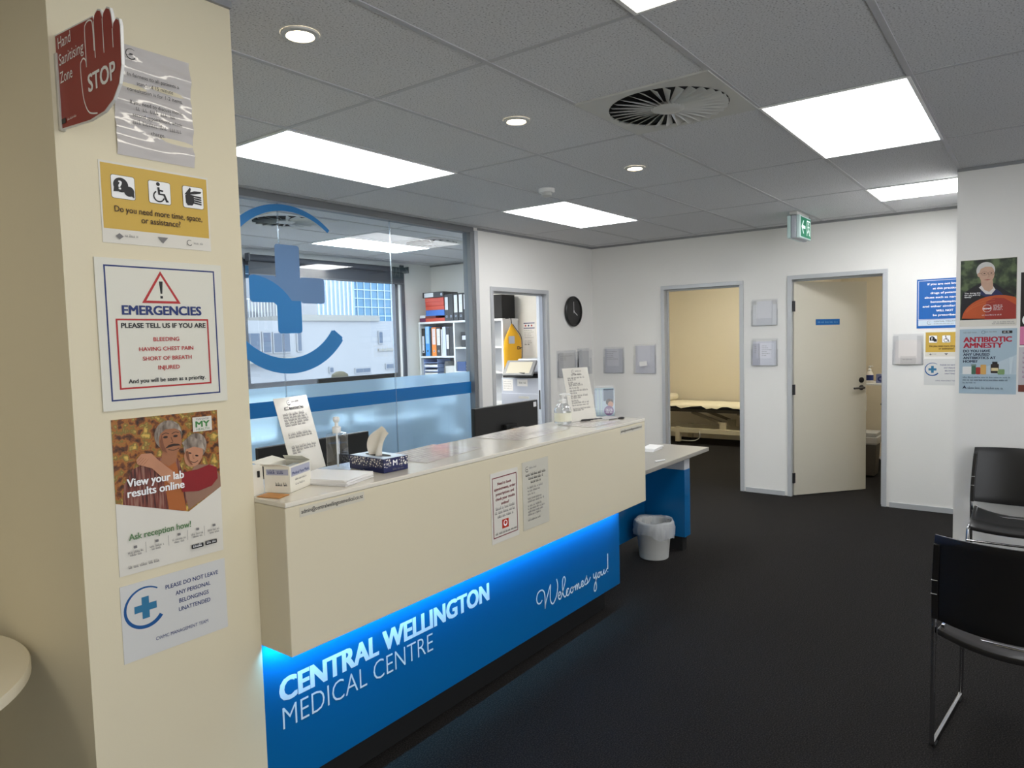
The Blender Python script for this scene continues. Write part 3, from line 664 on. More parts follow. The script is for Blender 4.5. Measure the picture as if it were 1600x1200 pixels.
# ------------------------------------------------------------------ the reception counter
t = thing('reception_counter', (2.4, 2.1, 0), 'long cream reception counter over a blue lit front with white lettering', 'reception counter')
m = M(); m.box(1.2285, 3.582, 1.770, 1.945, .668, 1.119).box(1.2285, 3.582, 1.945, 2.16, 1.05, 1.119); m.build('fascia', CREAM, t, bevel=.003)
m = M(); m.box(1.2285, 3.584, 1.768, 2.165, 1.1195, 1.1345); m.build('counter_top', TOPM, t, bevel=.003)
m = M(); m.box(1.232, 3.585, 1.9452, 1.99, .158, .667); fp = m.build('front_panel', BLUE, t, bevel=.001)
m = M(); m.box(1.232, 3.555, 1.9905, 2.03, .159, 1.049); m.build('carcass', WHITE, t)
m = M(); m.box(1.232, 3.56, 2.035, 2.08, 0, .158); m.build('kickboard', MATTBLACK, t)
m = M(); m.box(1.24, 3.57, 1.928, 1.9445, .6625, .6675); led = m.build('led_strip', emit('led_blue', (.16, .62, 1, 1), 3.0), t)
ll = bpy.data.lights.new('led_light', 'AREA'); ll.shape = 'RECTANGLE'; ll.size = 2.32; ll.size_y = .012; ll.color = (.13, .58, 1); ll.energy = LED; ll.spread = math.radians(110)
lo = bpy.data.objects.new('led_light', ll); C.objects.link(lo); lo.location = (2.405, 1.905, .664); lo.rotation_euler = V((0, .62, -.78)).to_track_quat('-Z', 'Y').to_euler()
a = Art(FY(0, 1.9452, 0), fp, .0004)
f2 = a.text('CENTRAL WELLINGTON', 1.300, .447, .074, 2.373, SILVER, 'title_lettering', .03)
a.text('MEDICAL CENTRE', 1.304, .354, .074, 2.009, SILVER, 'subtitle_lettering', -.012)
SCR = {'W': [(2.786, .312), (2.769, .302), (2.748, .308), (2.739, .331), (2.75, .356), (2.776, .364), (2.798, .355), (2.809, .332), (2.811, .288), (2.81, .262), (2.818, .292), (2.839, .331), (2.861, .367), (2.858, .331), (2.857, .294), (2.867, .271), (2.884, .265), (2.908, .286), (2.922, .317), (2.926, .35), (2.917, .38)],
'e': [(2.929, .287), (2.945, .288), (2.953, .296), (2.945, .305), (2.933, .299), (2.929, .284), (2.939, .269), (2.954, .27), (2.971, .296), (2.994, .336), (2.998, .358), (2.988, .371), (2.974, .359), (2.97, .32), (2.976, .282), (2.991, .264), (3.005, .27), (3.02, .290)],
'c': [(3.03, .293), (3.022, .299), (3.010, .293), (3.006, .275), (3.018, .262), (3.033, .268), (3.046, .285)], 'o': [(3.06, .294), (3.049, .289), (3.046, .275), (3.056, .265), (3.07, .271), (3.072, .286), (3.062, .294), (3.068, .286), (3.085, .291)],
'm': [(3.088, .284), (3.094, .293), (3.096, .266)], 'm2': [(3.096, .266), (3.101, .287), (3.110, .294), (3.114, .264)], 'm3': [(3.114, .264), (3.119, .287), (3.128, .293), (3.131, .272), (3.14, .266), (3.152, .273)],
'e2': [(3.152, .276), (3.168, .280), (3.174, .290), (3.166, .297), (3.156, .290), (3.154, .275), (3.165, .266), (3.18, .27), (3.197, .29)], 's': [(3.190, .282), (3.206, .302), (3.210, .312), (3.211, .300), (3.218, .284), (3.214, .270), (3.200, .266), (3.192, .272)], 's2': [(3.214, .268), (3.232, .274), (3.25, .293)],
'y': [(3.284, .302), (3.284, .283), (3.293, .274), (3.306, .284), (3.313, .302)], 'y2': [(3.313, .302), (3.308, .255), (3.314, .221), (3.304, .202), (3.290, .204), (3.287, .22), (3.300, .245), (3.318, .268), (3.331, .28)],
'o2': [(3.344, .292), (3.333, .288), (3.331, .273), (3.342, .265), (3.354, .273), (3.356, .286), (3.347, .293), (3.354, .286), (3.367, .290)], 'u': [(3.370, .293), (3.368, .275), (3.379, .267), (3.392, .276), (3.400, .294)], 'u2': [(3.400, .294), (3.398, .274), (3.408, .267), (3.424, .28), (3.434, .290)],
'x': [(3.444, .372), (3.4435, .33), (3.4425, .284)], 'x2': [(3.4415, .271), (3.442, .265)]}
for k, P in SCR.items(): a.line('script_lettering', SILVER, P, .0072 if k != 'x' else .009)
a.done()

# labels and sheets on the fascia
CL = mat('clear_label', S(212, 206, 190), .3, coat=.4)
for x0, x1, z, lab in ((1.278, 1.53, 1.082, 'email address label at the near end of the counter front'), (3.292, 3.545, 1.078, 'email address label at the far end of the counter front')):
    o, a = sheet('address_label', lab, 'label', FY(x0, 1.770, z, .006), x1-x0, .03, CL, .0006); a.text('admin@centralwellingtonmedical.co.nz', .006, .010, .0125, x1-x0-.006, INK, bold=.01); a.done()
f = FY(2.19, 1.770, .765, .004); o, a = sheet('booking_notice', 'red bordered booking notice on the counter front', 'notice', f, .186, .292, LAMINATED, .0014)
MAR = mat('maroon_ink', S(120, 34, 46), .5)
a.frame('border', MAR, .010, .176, .022, .272, .004)
for i, (tx, u0, u1) in enumerate((('Need to book', .045, .137), ('appointments, order', .022, .166), ('prescriptions and', .032, .155), ('check your results', .030, .160), ('online?', .066, .118))): a.text(tx, u0, .238-.021*i, .0115, u1, MAR, bold=.02)
for i, fl_ in enumerate((.9, 1, .75)): a.words('small_print', GREYINK, .022, .166, .136-.017*i, .009, 'c', fl_)
a.rect('red_square', mat('orange_red', S(190, 52, 24), .5), .068, .112, .053, .090); a.ell('shield', WHITEINK, .09, .073, .013).ell('shield_core', mat('orange_red', 0), .09, .075, .008)
a.words('web_address', INK, .022, .166, .035, .007); a.done()
f = FY(2.408, 1.770, .772, .002); o, a = sheet('contact_notice', 'plain laminated notice beside the red bordered one', 'notice', f, .198, .296, mat('clear_laminated', S(208, 204, 190), .22, coat=.6), .0014)
a.arc('emblem', INK, .035, .262, .012, .001, .003, .9, 5.6, 20).rect('emblem', INK, .031, .039, .26, .264).words('emblem', GREYINK, .052, .105, .263, .006)
for i, fl_ in enumerate((.95, .7, .5)): a.words('heading', INK, .02, .178, .232-.017*i, .009, 'c', fl_)
for i, (fl_, v) in enumerate(((.9, .177), (.8, .163), (.4, .149), (.85, .13), (.95, .117), (.8, .098), (1, .085), (.9, .072), (.75, .059), (.7, .035))): a.words('small_print', GREYINK, .035, .165, v, .007, 'l', fl_)
a.done()

# ------------------------------------------------------------------ things on the counter top
ZT = 1.1350
def open_box():
    t = thing('mask_box', (1.355, 1.955, ZT), 'open white cardboard mask box on the near end of the counter', 'box')
    ang = math.radians(24); ux, uy = V((cos(ang), sin(ang), 0)), V((-sin(ang), cos(ang), 0)); c = V((1.325, 1.876, ZT))
    w, d, h, th = .130, .090, .083, .0015
    P = lambda a, b, z: c+ux*a+uy*b+V((0, 0, z))
    m = M()
    for a0, a1, b0, b1 in ((0, w, 0, th), (0, w, d-th, d), (0, th, th, d-th), (w-th, w, th, d-th), (th, w-th, th, d-th)):
        z1 = h if (a0, b0) != (th, th) or b1-b0 < .01 else .002
        if a1-a0 > .1 and b1-b0 > .05: z1 = .002
        m.hexa([P(a0, b0, .0005), P(a1, b0, .0005), P(a1, b1, .0005), P(a0, b1, .0005), P(a0, b0, z1), P(a1, b0, z1), P(a1, b1, z1), P(a0, b1, z1)])
    m.build('carton', CARD, t)
    for nm, q in (('flap', [P(0, d, h), P(w, d, h), P(w, d*1.55, h+.012), P(0, d*1.55, h+.012)]), ('flap', [P(0, 0, h), P(0, d, h), P(-.035, d*.9, h+.012), P(-.035, d*.1, h+.012)]), ('flap', [P(w, 0, h), P(w, d, h), P(w-.03, d*.9, h+.018), P(w-.03, d*.12, h+.018)])):
        m = M(); m.hexa(q+[p+V((0, 0, .0012)) for p in q]); m.build(nm, CARD, t)
    q = [V((1.236, 1.936, ZT+.0005)), V((1.286, 1.957, ZT+.0005)), V((1.283, 1.958, ZT+.094)), V((1.234, 1.94, ZT+.098))]; m = M(); m.hexa(q+[p+V((-.0006, .0014, 0)) for p in q]); fl0 = m.build('side_flap', CARD, t)
    m = M(); m.box(1.2560, 1.2625, 1.9405, 1.9445, ZT+.055, ZT+.075); m.build('slot', MATTBLACK, t)
    mm = M(); mm.loft([[P(w/2+w*.42*cos(2*pi*k/24), d/2+d*.4*sin(2*pi*k/24), z+.004*sin(k*1.7)) for k in range(24)] for z in (.01, h-.012)]); mm.build('masks_inside', mat('pale_blue_masks', S(212, 220, 226), .7), t)
    a = Art(Fr(P(0, 0, 0), ux, V((0, 0, 1))), t, .0006)
    LIL = mat('lilac_print', S(176, 178, 196), .5)
    a.rect('printed_panel', LIL, .008, .124, .050, .078); a.text('Medical Face Mask', .014, .055, .009, .118, NAVY, 'lettering', .015); a.words('small_print', GREYINK, .03, .10, .035, .005).words('small_print', GREYINK, .03, .09, .02, .005); a.done()
    a = Art(Fr(P(0, d, 0), -uy, V((0, 0, 1))), t, .0006)
    a.rect('printed_panel_end', LIL, .008, .085, .056, .074); a.words('end_lettering', NAVY, .014, .08, .061, .009).words('end_lettering', INK, .04, .08, .022, .008); a.done()
open_box()
m = M(); c = V((1.256, 1.838, ZT+.0004)); u = V((.052, .020, 0)); v = V((-.020, .085, 0)); m.hexa([c, c+u, c+u+v, c+v]+[p+V((0, 0, .0016)) for p in (c, c+u, c+u+v, c+v)])
tag(m.build('orange_card', mat('orange_card_print', S(206, 142, 68), .45)), 'orange card lying on the counter corner in front of the mask box', 'card')
def pile(name, cx_, cy_, w, d, n, ang, label, cat, hgt=.0009, jit=.006, mt=None, group=None):
    for i in range(n):
        a_ = ang+random.uniform(-.06, .06); ux, uy = V((cos(a_), sin(a_), 0)), V((-sin(a_), cos(a_), 0)); c = V((cx_+random.uniform(-jit, jit), cy_+random.uniform(-jit, jit), ZT+.0003+i*hgt*1.02))
        m = M(); q = [c-ux*w/2-uy*d/2, c+ux*w/2-uy*d/2, c+ux*w/2+uy*d/2, c-ux*w/2+uy*d/2]; m.hexa(q+[p+V((0, 0, hgt)) for p in q])
        lab = label if n > 1 and i < n-1 else label.replace('sheet inside', 'topmost sheet of')
        o = tag(m.build(name, mt or PAPER), lab, cat, group)
    return c+V((0, 0, hgt)), ux, uy
top, ux, uy = pile('form_sheet', 1.525, 1.925, .165, .225, 9, .30, 'white form sheet inside the stack beside the mask box', 'paper', .0022, .0025, group='stack of forms on the counter')
def pen(p0, p1, mt, label, r=.0045):
    p0, p1 = V(p0), V(p1); d = (p1-p0); t = thing('pen', (p0+p1)/2, label, 'pen')
    m = M(); m.tube([p0, p0+d*.06, p0+d*.08, p0+d*.95, p1], [r*.3, r*.75, r, r, r*.8], 10); m.build('barrel', mt, t, smooth=True)
    m = M(); m.bar(p0+d*.70+V((0, 0, r+.001)), p0+d*.97+V((0, 0, r+.001)), .003, .0015); m.build('clip', CHROME, t)
pen((1.600, 1.86, ZT+.0048), (1.705, 1.965, ZT+.0048), CHROME, 'silver pen lying between the form stack and the tissue box')
pen((1.575, 2.02, ZT+.0048), (1.68, 1.925, ZT+.0048), BLACK, 'dark pen lying behind the stack of forms')
m = M(); m.box(1.640, 1.69, 1.905, 1.925, ZT+.0003, ZT+.006); tag(m.build('metal_clip', STEEL, bevel=.002), 'small dark metal clip beside the tissue box corner', 'clip')

LIQ = glass('clear_gel', (.955, .97, .985, 1), 1.36, .02, .6)
BOT = glass('bottle_plastic', (.965, .975, .985, 1), 1.5, .03, 1.3, .10)
def pump_bottle(x, y, z, h, r, label, square=False, mt=None, liquid=.7, cap=WHITE, strap=False):
    t = thing('pump_bottle', (x, y, z), label, 'bottle')
    bh = h*.68; sh = bh*.93
    n = 32
    def ring(rr, zz):
        if not square: return [(x+rr*cos(2*pi*k/n), y+rr*sin(2*pi*k/n), z+zz) for k in range(n)]
        out = []
        for k in range(n):
            a = 2*pi*(k+.5)/n; e = .35; s = lambda q: math.copysign(abs(q)**e, q)
            px, py = rr*.92*s(cos(a)), rr*.92*s(sin(a)); b_ = .25; out.append((x+px*cos(b_)-py*sin(b_), y+px*sin(b_)+py*cos(b_), z+zz))
        return out
    if square: prof = [(r*.94, .0006), (r, .006), (r, bh*.93), (r*.93, bh*.97), (r*.4, bh)]
    else: prof = [(r*.9, .0006), (r, .006), (r, bh*.62), (r*.96, bh*.75), (r*.7, bh*.9), (r*.42, bh)]
    m = M(); m.loft([ring(a, b) for a, b in prof]); m.build('body', mt or BOT, t, smooth=True)
    if liquid and mt is None:
        m = M(); zt = bh*liquid; m.loft([ring(a*.93, b) for a, b in ((r*.9, .004), (r, .009), (r, zt-.001), (r*.99, zt))]); m.build('liquid', LIQ, t, smooth=True)
        m = M(); m.tube([(x, y, z+.012), (x, y, z+bh)], .0035, 8); m.build('dip_tube', mat('dip_tube_plastic', S(225, 228, 230), .3), t)
    m = M(); m.lathe((x, y, z+bh), [(r*.42, -.002), (r*.46, 0), (r*.46, h*.085), (r*.40, h*.10), (r*.2, h*.11), (r*.17, h*.20)], 24)
    m.build('collar', cap, t, smooth=True)
    m = M(); k = h*.205+bh; d = V((.55, -.83, 0)) if not square else V((-.75, -.65, 0)); c = V((x, y, z+k))
    m.lathe(c, [(r*.22, -.006), (r*.34, 0), (r*.36, h*.05), (r*.28, h*.072)], 18); m.tube([c+V((0, 0, h*.045)), c+d*r*.7+V((0, 0, h*.05)), c+d*r*.98+V((0, 0, h*.028))], [r*.18, r*.15, r*.10], 10)
    m.build('pump_head', cap, t, smooth=True)
    return t
pump_bottle(1.668, 2.065, ZT, .205, .034, 'square clear hand gel pump bottle with a white pump, near end of the counter', True, liquid=.72)
tb = pump_bottle(3.150, 2.035, ZT, .172, .046, 'round clear hand gel pump bottle with a label, far end of the counter', False, liquid=.35)
m = M()
for k in range(20):
    a0, a1 = 2.2+k*.22, 2.2+(k+1)*.22
    m.face([(3.150+.0468*cos(q), 2.035+.0468*sin(q), zz) for q, zz in ((a0, ZT+.02), (a1, ZT+.02), (a1, ZT+.066), (a0, ZT+.066))])
m.build('paper_label', mat('cream_label', S(228, 226, 208), .5), tb, smooth='all')

# tissue box
def tissue_box():
    t = thing('tissue_box', (1.815, 1.99, ZT), 'navy and white patterned tissue box with a tissue pulled out', 'tissue box')
    ang = math.radians(0); c = V((1.698, 1.854, ZT+.0005))
    # the long side runs away from the front edge at a slant, as it was put down
    ux = V((.995, -.07, 0)).normalized(); uy = V((.07, .995, 0)).normalized(); w, d, h = .112, .20, .050
    P = lambda a, b, z: c+ux*a+uy*b+V((0, 0, z))
    m = M(); m.hexa([P(0, 0, 0), P(w, 0, 0), P(w, d, 0), P(0, d, 0), P(0, 0, h), P(w, 0, h), P(w, d, h), P(0, d, h)])
    NV = mat('navy_card', S(26, 34, 84), .4)
    bo = m.build('carton', NV, t, bevel=.001)
    def vor(name, sc_):
        mm = mat(name, (1, 1, 1, 1), .4); nt = mm.node_tree; b = nt.nodes['Principled BSDF']
        tc = nt.nodes.new('ShaderNodeTexCoord'); v = nt.nodes.new('ShaderNodeTexVoronoi'); v.feature = 'DISTANCE_TO_EDGE'; v.inputs['Scale'].default_value = sc_
        cr = nt.nodes.new('ShaderNodeValToRGB'); cr.color_ramp.interpolation = 'CONSTANT'; e = cr.color_ramp.elements; e[0].color = S(40, 44, 84); e[1].color = S(226, 222, 214); e[1].position = .17
        L = nt.links.new; L(tc.outputs['Object'], v.inputs['Vector']); L(v.outputs['Distance'], cr.inputs[0]); L(cr.outputs[0], b.inputs['Base Color']); return mm
    PAT = vor('pebble_print', 95)
    a = Art(Fr(P(0, 0, 0), ux, V((0, 0, 1))), bo, .0006); a.rect('pattern', PAT, .001, w-.001, .018, h-.001); a.rect('letter_tile', NV, .034, .070, .016, h-.001); a.text('M', .042, .023, .019, .061, WHITEINK, 'letter', .02); a.words('small_print', GREYINK, .04, .09, .007, .005); a.done()
    a = Art(Fr(P(0, d, 0), -uy, V((0, 0, 1))), bo, .0006); a.rect('pattern', PAT, .001, d-.001, .018, h-.001); a.done()
    a = Art(Fr(P(0, 0, h), ux, uy), bo, .0006); a.rect('top_print', mat('pale_blue_print', S(178, 196, 216), .4), .002, w-.002, .002, d-.002); a.ell('opening', MATTBLACK, w*.5, d*.5, .024, .07); a.done()
    m = M(); nu, nv = 10, 10; vs = []
    for i in range(nu+1):
        row = []
        for j in range(nv+1):
            s_, q = i/nu-.5, j/nv; wd = .06+.06*q
            p = P(w*.5, d*.5, h)+uy*(s_*wd+.015*q*q)+ux*(.035*q*q-.01+.014*sin(s_*7+q*2)*(1-q*.4))+V((0, 0, q*.115-.004-.030*q*(s_+.5)*(1 if s_ > 0 else .25)-.05*q*q*abs(s_-.1)))
            row.append(m.bm.verts.new(p))
        vs.append(row)
    for i in range(nu):
        for j in range(nv): m.bm.faces.new((vs[i][j], vs[i+1][j], vs[i+1][j+1], vs[i][j+1]))
    m.build('tissue', mat('tissue_paper', S(236, 230, 220), .9), t, smooth='all')
tissue_box()

def stand_sheet(name, label, bl, br, tl, title, lines, mt=LAMINATED):
    """a printed sheet leaning in a clear stand"""
    bl, br, tl = V(bl), V(br), V(tl); u = br-bl; w = u.length; v = tl-bl; v = v-u.normalized()*v.dot(u.normalized()); h = v.length
    f = Fr(bl, u, v); t = thing(name, (bl+br)/2, label, 'sign')
    m = M(); m.hexa([f.p(a, b, d) for d in (0, .0012) for a, b in ((0, 0), (w, 0), (w, h), (0, h))]); s_ = m.build('printed_sheet', mt, t)
    m = M()
    m.hexa([f.p(a, b, d) for d in (-.0035, -.001) for a, b in ((0, 0), (w, 0), (w, h*.98), (0, h*.98))])
    bk = f.n*-.045; bk.z = 0; q = [f.p(0, 0, -.0035), f.p(w, 0, -.0035)]; q = [V((p.x, p.y, ZT+.0006)) for p in q]; m.hexa([q[0], q[1], q[1]+bk, q[0]+bk]+[p+V((0, 0, .0025)) for p in (q[0], q[1], q[1]+bk, q[0]+bk)])
    m.build('clear_stand', ACRYL, t)
    a = Art(f, s_, .0016)
    a.arc('emblem', INK, w*.40, h*.925, w*.055, .001, .003, .9, 5.6, 20).rect('emblem', INK, w*.385, w*.415, h*.922, h*.928).rect('emblem', INK, w*.398, w*.402, h*.915, h*.935).words('emblem', GREYINK, w*.48, w*.72, h*.925, .006)
    if title: a.text(title, w*.22, h*.835, .011, w*.80, INK, 'heading', .012).rect('heading', INK, w*.22, w*.80, h*.829, h*.832)
    else: a.words('heading', INK, w*.3, w*.75, h*.86, .008)
    for v_, fl_ in lines: a.words('small_print', GREYINK, w*.14, w*.88, h*v_, .0075, 'l', fl_)
    a.done(); return t
stand_sheet('fee_sheet', 'white appointment fees sheet leaning in a clear stand behind the mask box', (1.499, 2.100, ZT+.004), (1.676, 2.148, ZT+.004), (1.480, 2.172, ZT+.274), 'ACC Appointment Fees',
            [(.76, .9), (.725, .95), (.69, 1), (.655, 1), (.62, .8), (.5, 1), (.465, .95), (.33, 1), (.295, .97), (.26, .3)])
stand_sheet('information_sheet', 'white printed sheet leaning in a clear stand at the far end of the counter', (3.233, 2.034, ZT+.004), (3.440, 1.997, ZT+.004), (3.244, 2.096, ZT+.293), None,
            [(.80, .95), (.765, .4), (.72, .3), (.69, .6), (.66, .75), (.61, .55), (.56, .95), (.515, .4), (.46, .9), (.425, .5), (.37, .35), (.33, .9), (.285, .85), (.22, .95), (.19, .6)])
# laminated sheets taped flat on the top
LAMT = ramp_noise('counter_sheet_print', [(.34, S(206, 198, 194)), (.46, S(226, 218, 212)), (.6, S(234, 228, 220))], 16, .1, 4, (1, 1, 1), 0, .6)
MATS['counter_sheet_print'].node_tree.nodes['Principled BSDF'].inputs['Coat Weight'].default_value = .35
for i, (cx_, cy_, w_, d_, an, lab) in enumerate(((2.13, 2.0, .40, .27, .12, 'laminated sheet taped flat on the counter beside the tissue box'), (2.78, 2.02, .44, .28, .05, 'laminated sheet taped flat on the middle of the counter, before the round bottle'), (3.26, 1.93, .30, .21, .02, 'laminated sheet taped flat at the far end of the counter'))):
    f = Fr((cx_-w_/2, cy_-d_/2, ZT), (cos(an), sin(an), 0), (-sin(an), cos(an), 0)); o, a = sheet('counter_sheet', lab, 'notice', f, w_, d_, LAMT, .0008, .0003)
    for j in range(7): a.words('faded_print', mat('faded_mauve', S(196, 186, 186), .3), .03, w_-.03, d_-.04-j*.03, .010, 'l', random.uniform(.5, 1))
    a.done()
pen((3.30, 2.03, ZT+.0054), (3.43, 1.955, ZT+.0054), BLACK, 'black pen lying on the counter in front of the far leaning sheet', .005)
for i, (x, y, an) in enumerate(((3.42, 1.965, .5), (3.45, 1.985, .2), (3.47, 1.955, -.1))):
    m = M(); m.box(-.075, .075, -.05, .05, 0, .0016); o = m.build('flyer', mat('flyer_paper_%d' % i, S(232-6*i, 226-5*i, 216-2*i), .4), None, origin=(0, 0, 0)); o.location = (x, y, ZT+.0012+.0018*i); o.rotation_euler.z = an
    tag(o, ('white flyer at the bottom of the loose pile by the far leaning sheet', 'white flyer in the middle of the loose pile by the far leaning sheet', 'white flyer on top of the loose pile by the far leaning sheet')[i], 'flyer')
m = M(); m.lathe((3.52, 1.885, ZT+.0006), [(.022, 0), (.024, .004), (.016, .008), (.004, .009)], 24, sy=.7); tag(m.build('grey_disc', STEEL, smooth=True), 'small grey disc lying at the far corner of the counter', 'disc')
# brochure holder
t = thing('brochure_holder', (3.545, 2.02, ZT), 'clear upright holder of blue brochures at the far end of the counter', 'brochure holder')
f = Fr((3.525, 2.055, ZT+.001), (.60, -.80, 0), (0, 0, 1)); W_, D_, H_ = .115, .05, .155
m = M()
for q in ([f.p(u, v, d) for d in (-.0015, 0) for u, v in ((0, 0), (W_, 0), (W_, H_), (0, H_))], [f.p(u, v, d) for d in (-D_, -D_+.0015) for u, v in ((0, 0), (W_, 0), (W_, H_+.02), (0, H_+.02))],
          [f.p(u, v, d) for u in (0, .0015) for d, v in ((-D_+.002, 0), (-.002, 0), (-.002, H_), (-D_+.002, H_))], [f.p(u, v, d) for u in (W_-.0015, W_) for d, v in ((-D_+.002, 0), (-.002, 0), (-.002, H_), (-D_+.002, H_))]): m.hexa(q)
m.build('clear_case', ACRYL, t)
BRO = [S(176, 196, 208), S(148, 178, 196), S(190, 206, 206)]
for i in range(12):
    d0 = -.004-i*.0036; m = M(); m.hexa([f.p(u, v, d) for d in (d0-.0028, d0) for u, v in ((.004, .002), (W_-.004, .002), (W_-.004, .164), (.004, .164))])
    o = m.build('brochure', mat('brochure_blue_%d' % (i % 3), BRO[i % 3], .35))
    tag(o, 'blue brochure at the front of the clear holder, with a purple disc' if i == 0 else 'blue brochure standing inside the clear upright holder', 'brochure', 'brochures in the clear holder')
    if i == 0:
        a = Art(f, o, d0+.0004); a.rect('picture', mat('print_dark_blue', S(70, 92, 112), .4), .05, .108, .09, .16).ell('picture_hair', DKB, .085, .083, .022, .02).ell('picture_face', SKIN2, .09, .07, .016, .018).rect('stripe_print', mat('pale_mint', S(196, 220, 212), .4), .016, .02, .01, .16).rect('stripe_print', mat('pale_mint', 0), .034, .038, .01, .16)
        a.ell('purple_disc', mat('purple_print', S(112, 72, 128), .4), .08, .034, .028)
        for j in range(3): a.words('lettering', WHITEINK, .062, .1, .04-j*.01, .006)
        a.done()

# ------------------------------------------------------------------ the desk beyond the counter, and the bin
t = thing('reception_desk', (4.4, 2.25, 0), 'grey topped blue desk sticking out past the far end of the counter', 'desk')
m = M(); m.box(3.60, 5.235, 2.045, 2.44, .692, .722); m.build('desktop', GREYTOP, t, bevel=.004)
m = M(); m.box(4.83, 4.93, 2.075, 2.425, .105, .605); m.build('end_panel', BLUE, t, bevel=.001)
m = M(); m.box(4.832, 4.928, 2.077, 2.42, .606, .6915); m.build('spacer_block', mat('pale_grey_panel', S(186, 188, 192), .4), t)
m = M(); m.box(4.84, 4.915, 2.10, 2.40, 0, .104); m.build('kickboard', MATTBLACK, t)
m = M(); m.box(3.62, 4.8295, 2.40, 2.425, .1, .6915); m.build('modesty_panel', BLUE, t)
m = M(); m.box(3.62, 4.03, 2.20, 2.399, .05, .6915); m.build('pedestal', BLUE, t, bevel=.001)
m = M(); m.box(3.64, 4.0, 2.22, 2.39, 0, .0495); m.build('pedestal_base', MATTBLACK, t)
for i in range(5):
    m = M(); m.box(-.105, .105, -.055, .055, 0, .004); o = m.build('desk_paper', PAPER, origin=(0, 0, 0)); o.location = (4.91+.006*i, 2.375+.003*(i % 3), .7226+.0042*i); o.rotation_euler.z = .1+.05*(i % 3)
    tag(o, 'white sheet in the low pile on the grey desk behind the counter end' if i < 4 else 'topmost white sheet of the low pile on the grey desk behind the counter end', 'paper', 'pile of papers on the grey desk')
m = M(); m.tube([(4.44, 2.12, .728), (4.52, 2.085, .728)], .006, 8); tag(m.build('highlighter', WHITE), 'small white marker lying on the grey desk beside the counter end', 'marker')
def bin_():
    x, y = 4.60, 2.215; t = thing('waste_bin', (x, y, 0), 'pale grey plastic waste bin under the desk with a clear bag liner', 'bin')
    m = M(); m.lathe((x, y, 0), [(.098, 0), (.103, .004), (.128, .26), (.132, .265), (.124, .265), (.119, .255), (.096, .012), (.02, .01)], 40); m.build('bucket', GREYPL, t, smooth=True)
    m = M(); n = 64; rings = []
    for j, (r, z, wob) in enumerate([(.085, .10, .004), (.112, .20, .004), (.121, .262, .003), (.134, .277, .004), (.140, .262, .005), (.146, .225, .008), (.147, .19, .011), (.141, .165, .012)]):
        rings.append([(x+(r+wob*sin(k*1.9+j)*.5+wob*.6*sin(k*.77+j*1.3))*cos(2*pi*k/n), y+(r+wob*sin(k*1.9+j)*.5+wob*.6*sin(k*.77+j*1.3))*sin(2*pi*k/n), z+(wob*1.2*sin(k*.41+j) if j > 2 else 0)-(.022*sin(2*pi*k/n+2.4) if j > 5 else 0)) for k in range(n)])
    m.loft(rings, True, False); mm = mat('bag_plastic', (.9, .92, .94, 1), .25); 
    nt = mm.node_tree; b = nt.nodes['Principled BSDF']; b.inputs['Alpha'].default_value = .42; b.inputs['Specular IOR Level'].default_value = .8
    m.build('bag_liner', mm, t, smooth='all')
bin_()

# monitors on the staff side
def monitor(name, x0, x1, y, z0, z1, label, tilt=.0, face=1, base_z=.73, stick=True, group=None):
    """face 1: the back is turned towards -y"""
    cx_ = (x0+x1)/2; t = thing(name, (cx_, y, base_z), label, 'monitor', group); s_ = 1 if face == 1 else -1
    m = M(); m.hexa([(x0, y+s_*(0), z0), (x1, y+s_*(0), z0), (x1, y+s_*.028, z0), (x0, y+s_*.028, z0), (x0, y+s_*(0), z1), (x1, y+s_*0, z1), (x1, y+s_*.028, z1), (x0, y+s_*.028, z1)]); sh = m.build('housing', BLACK, t, bevel=.004)
    m = M(); yy = y+s_*.0284; m.face([(x0+.012, yy, z0+.018), (x1-.012, yy, z0+.018), (x1-.012, yy, z1-.012), (x0+.012, yy, z1-.012)]); m.build('screen', mat('dark_screen', S(16, 18, 22), .12), t)
    m = M(); m.box(cx_-.06, cx_+.06, min(y-s_*.03, y-s_*.0005), max(y-s_*.03, y-s_*.0005), (z0+z1)/2-.06, (z0+z1)/2+.06); m.build('mount_plate', MATTBLACK, t, bevel=.004)
    m = M(); m.bar((cx_, y-s_*.045, base_z+.012), (cx_, y-s_*.045, (z0+z1)/2+.04), .05, .028, (0, 1, 0)); m.build('stand_column', MATTBLACK, t, bevel=.004)
    m = M(); m.box(cx_-.13, cx_+.13, y-.11, y+.10, base_z+.0005, base_z+.012); m.build('stand_foot', MATTBLACK, t, bevel=.004)
    if stick:
        a = Art(FY(0, y, 0), sh, .0012); a.rrect('sticker', WHITEINK, x1-.052, x1-.018, z1-.045, z1-.012, .003); a.rect('small_sticker', GREYINK, cx_+.10, cx_+.19, z0+.03, z0+.085); a.done()
    return t
monitor('monitor', 3.285, 3.958, 2.76, .80, 1.178, 'black monitor with its back to the room, behind the middle of the counter')
monitor('monitor', 1.795, 2.435, 2.76, .78, 1.146, 'black monitor behind the near end of the counter, by the gel bottle', stick=False)
t = thing('staff_desk', (2.6, 2.75, 0), 'staff worktop behind the counter carrying the black monitors', 'desk')
m = M(); m.box(1.24, 4.6, 2.445, 3.05, .70, .7295); m.build('desktop', GREYTOP, t, bevel=.003)
for x in (1.3, 2.9, 4.5): m = M(); m.box(x-.015, x+.015, 2.46, 3.0, 0, .6995); m.build('leg', WHITE, t)

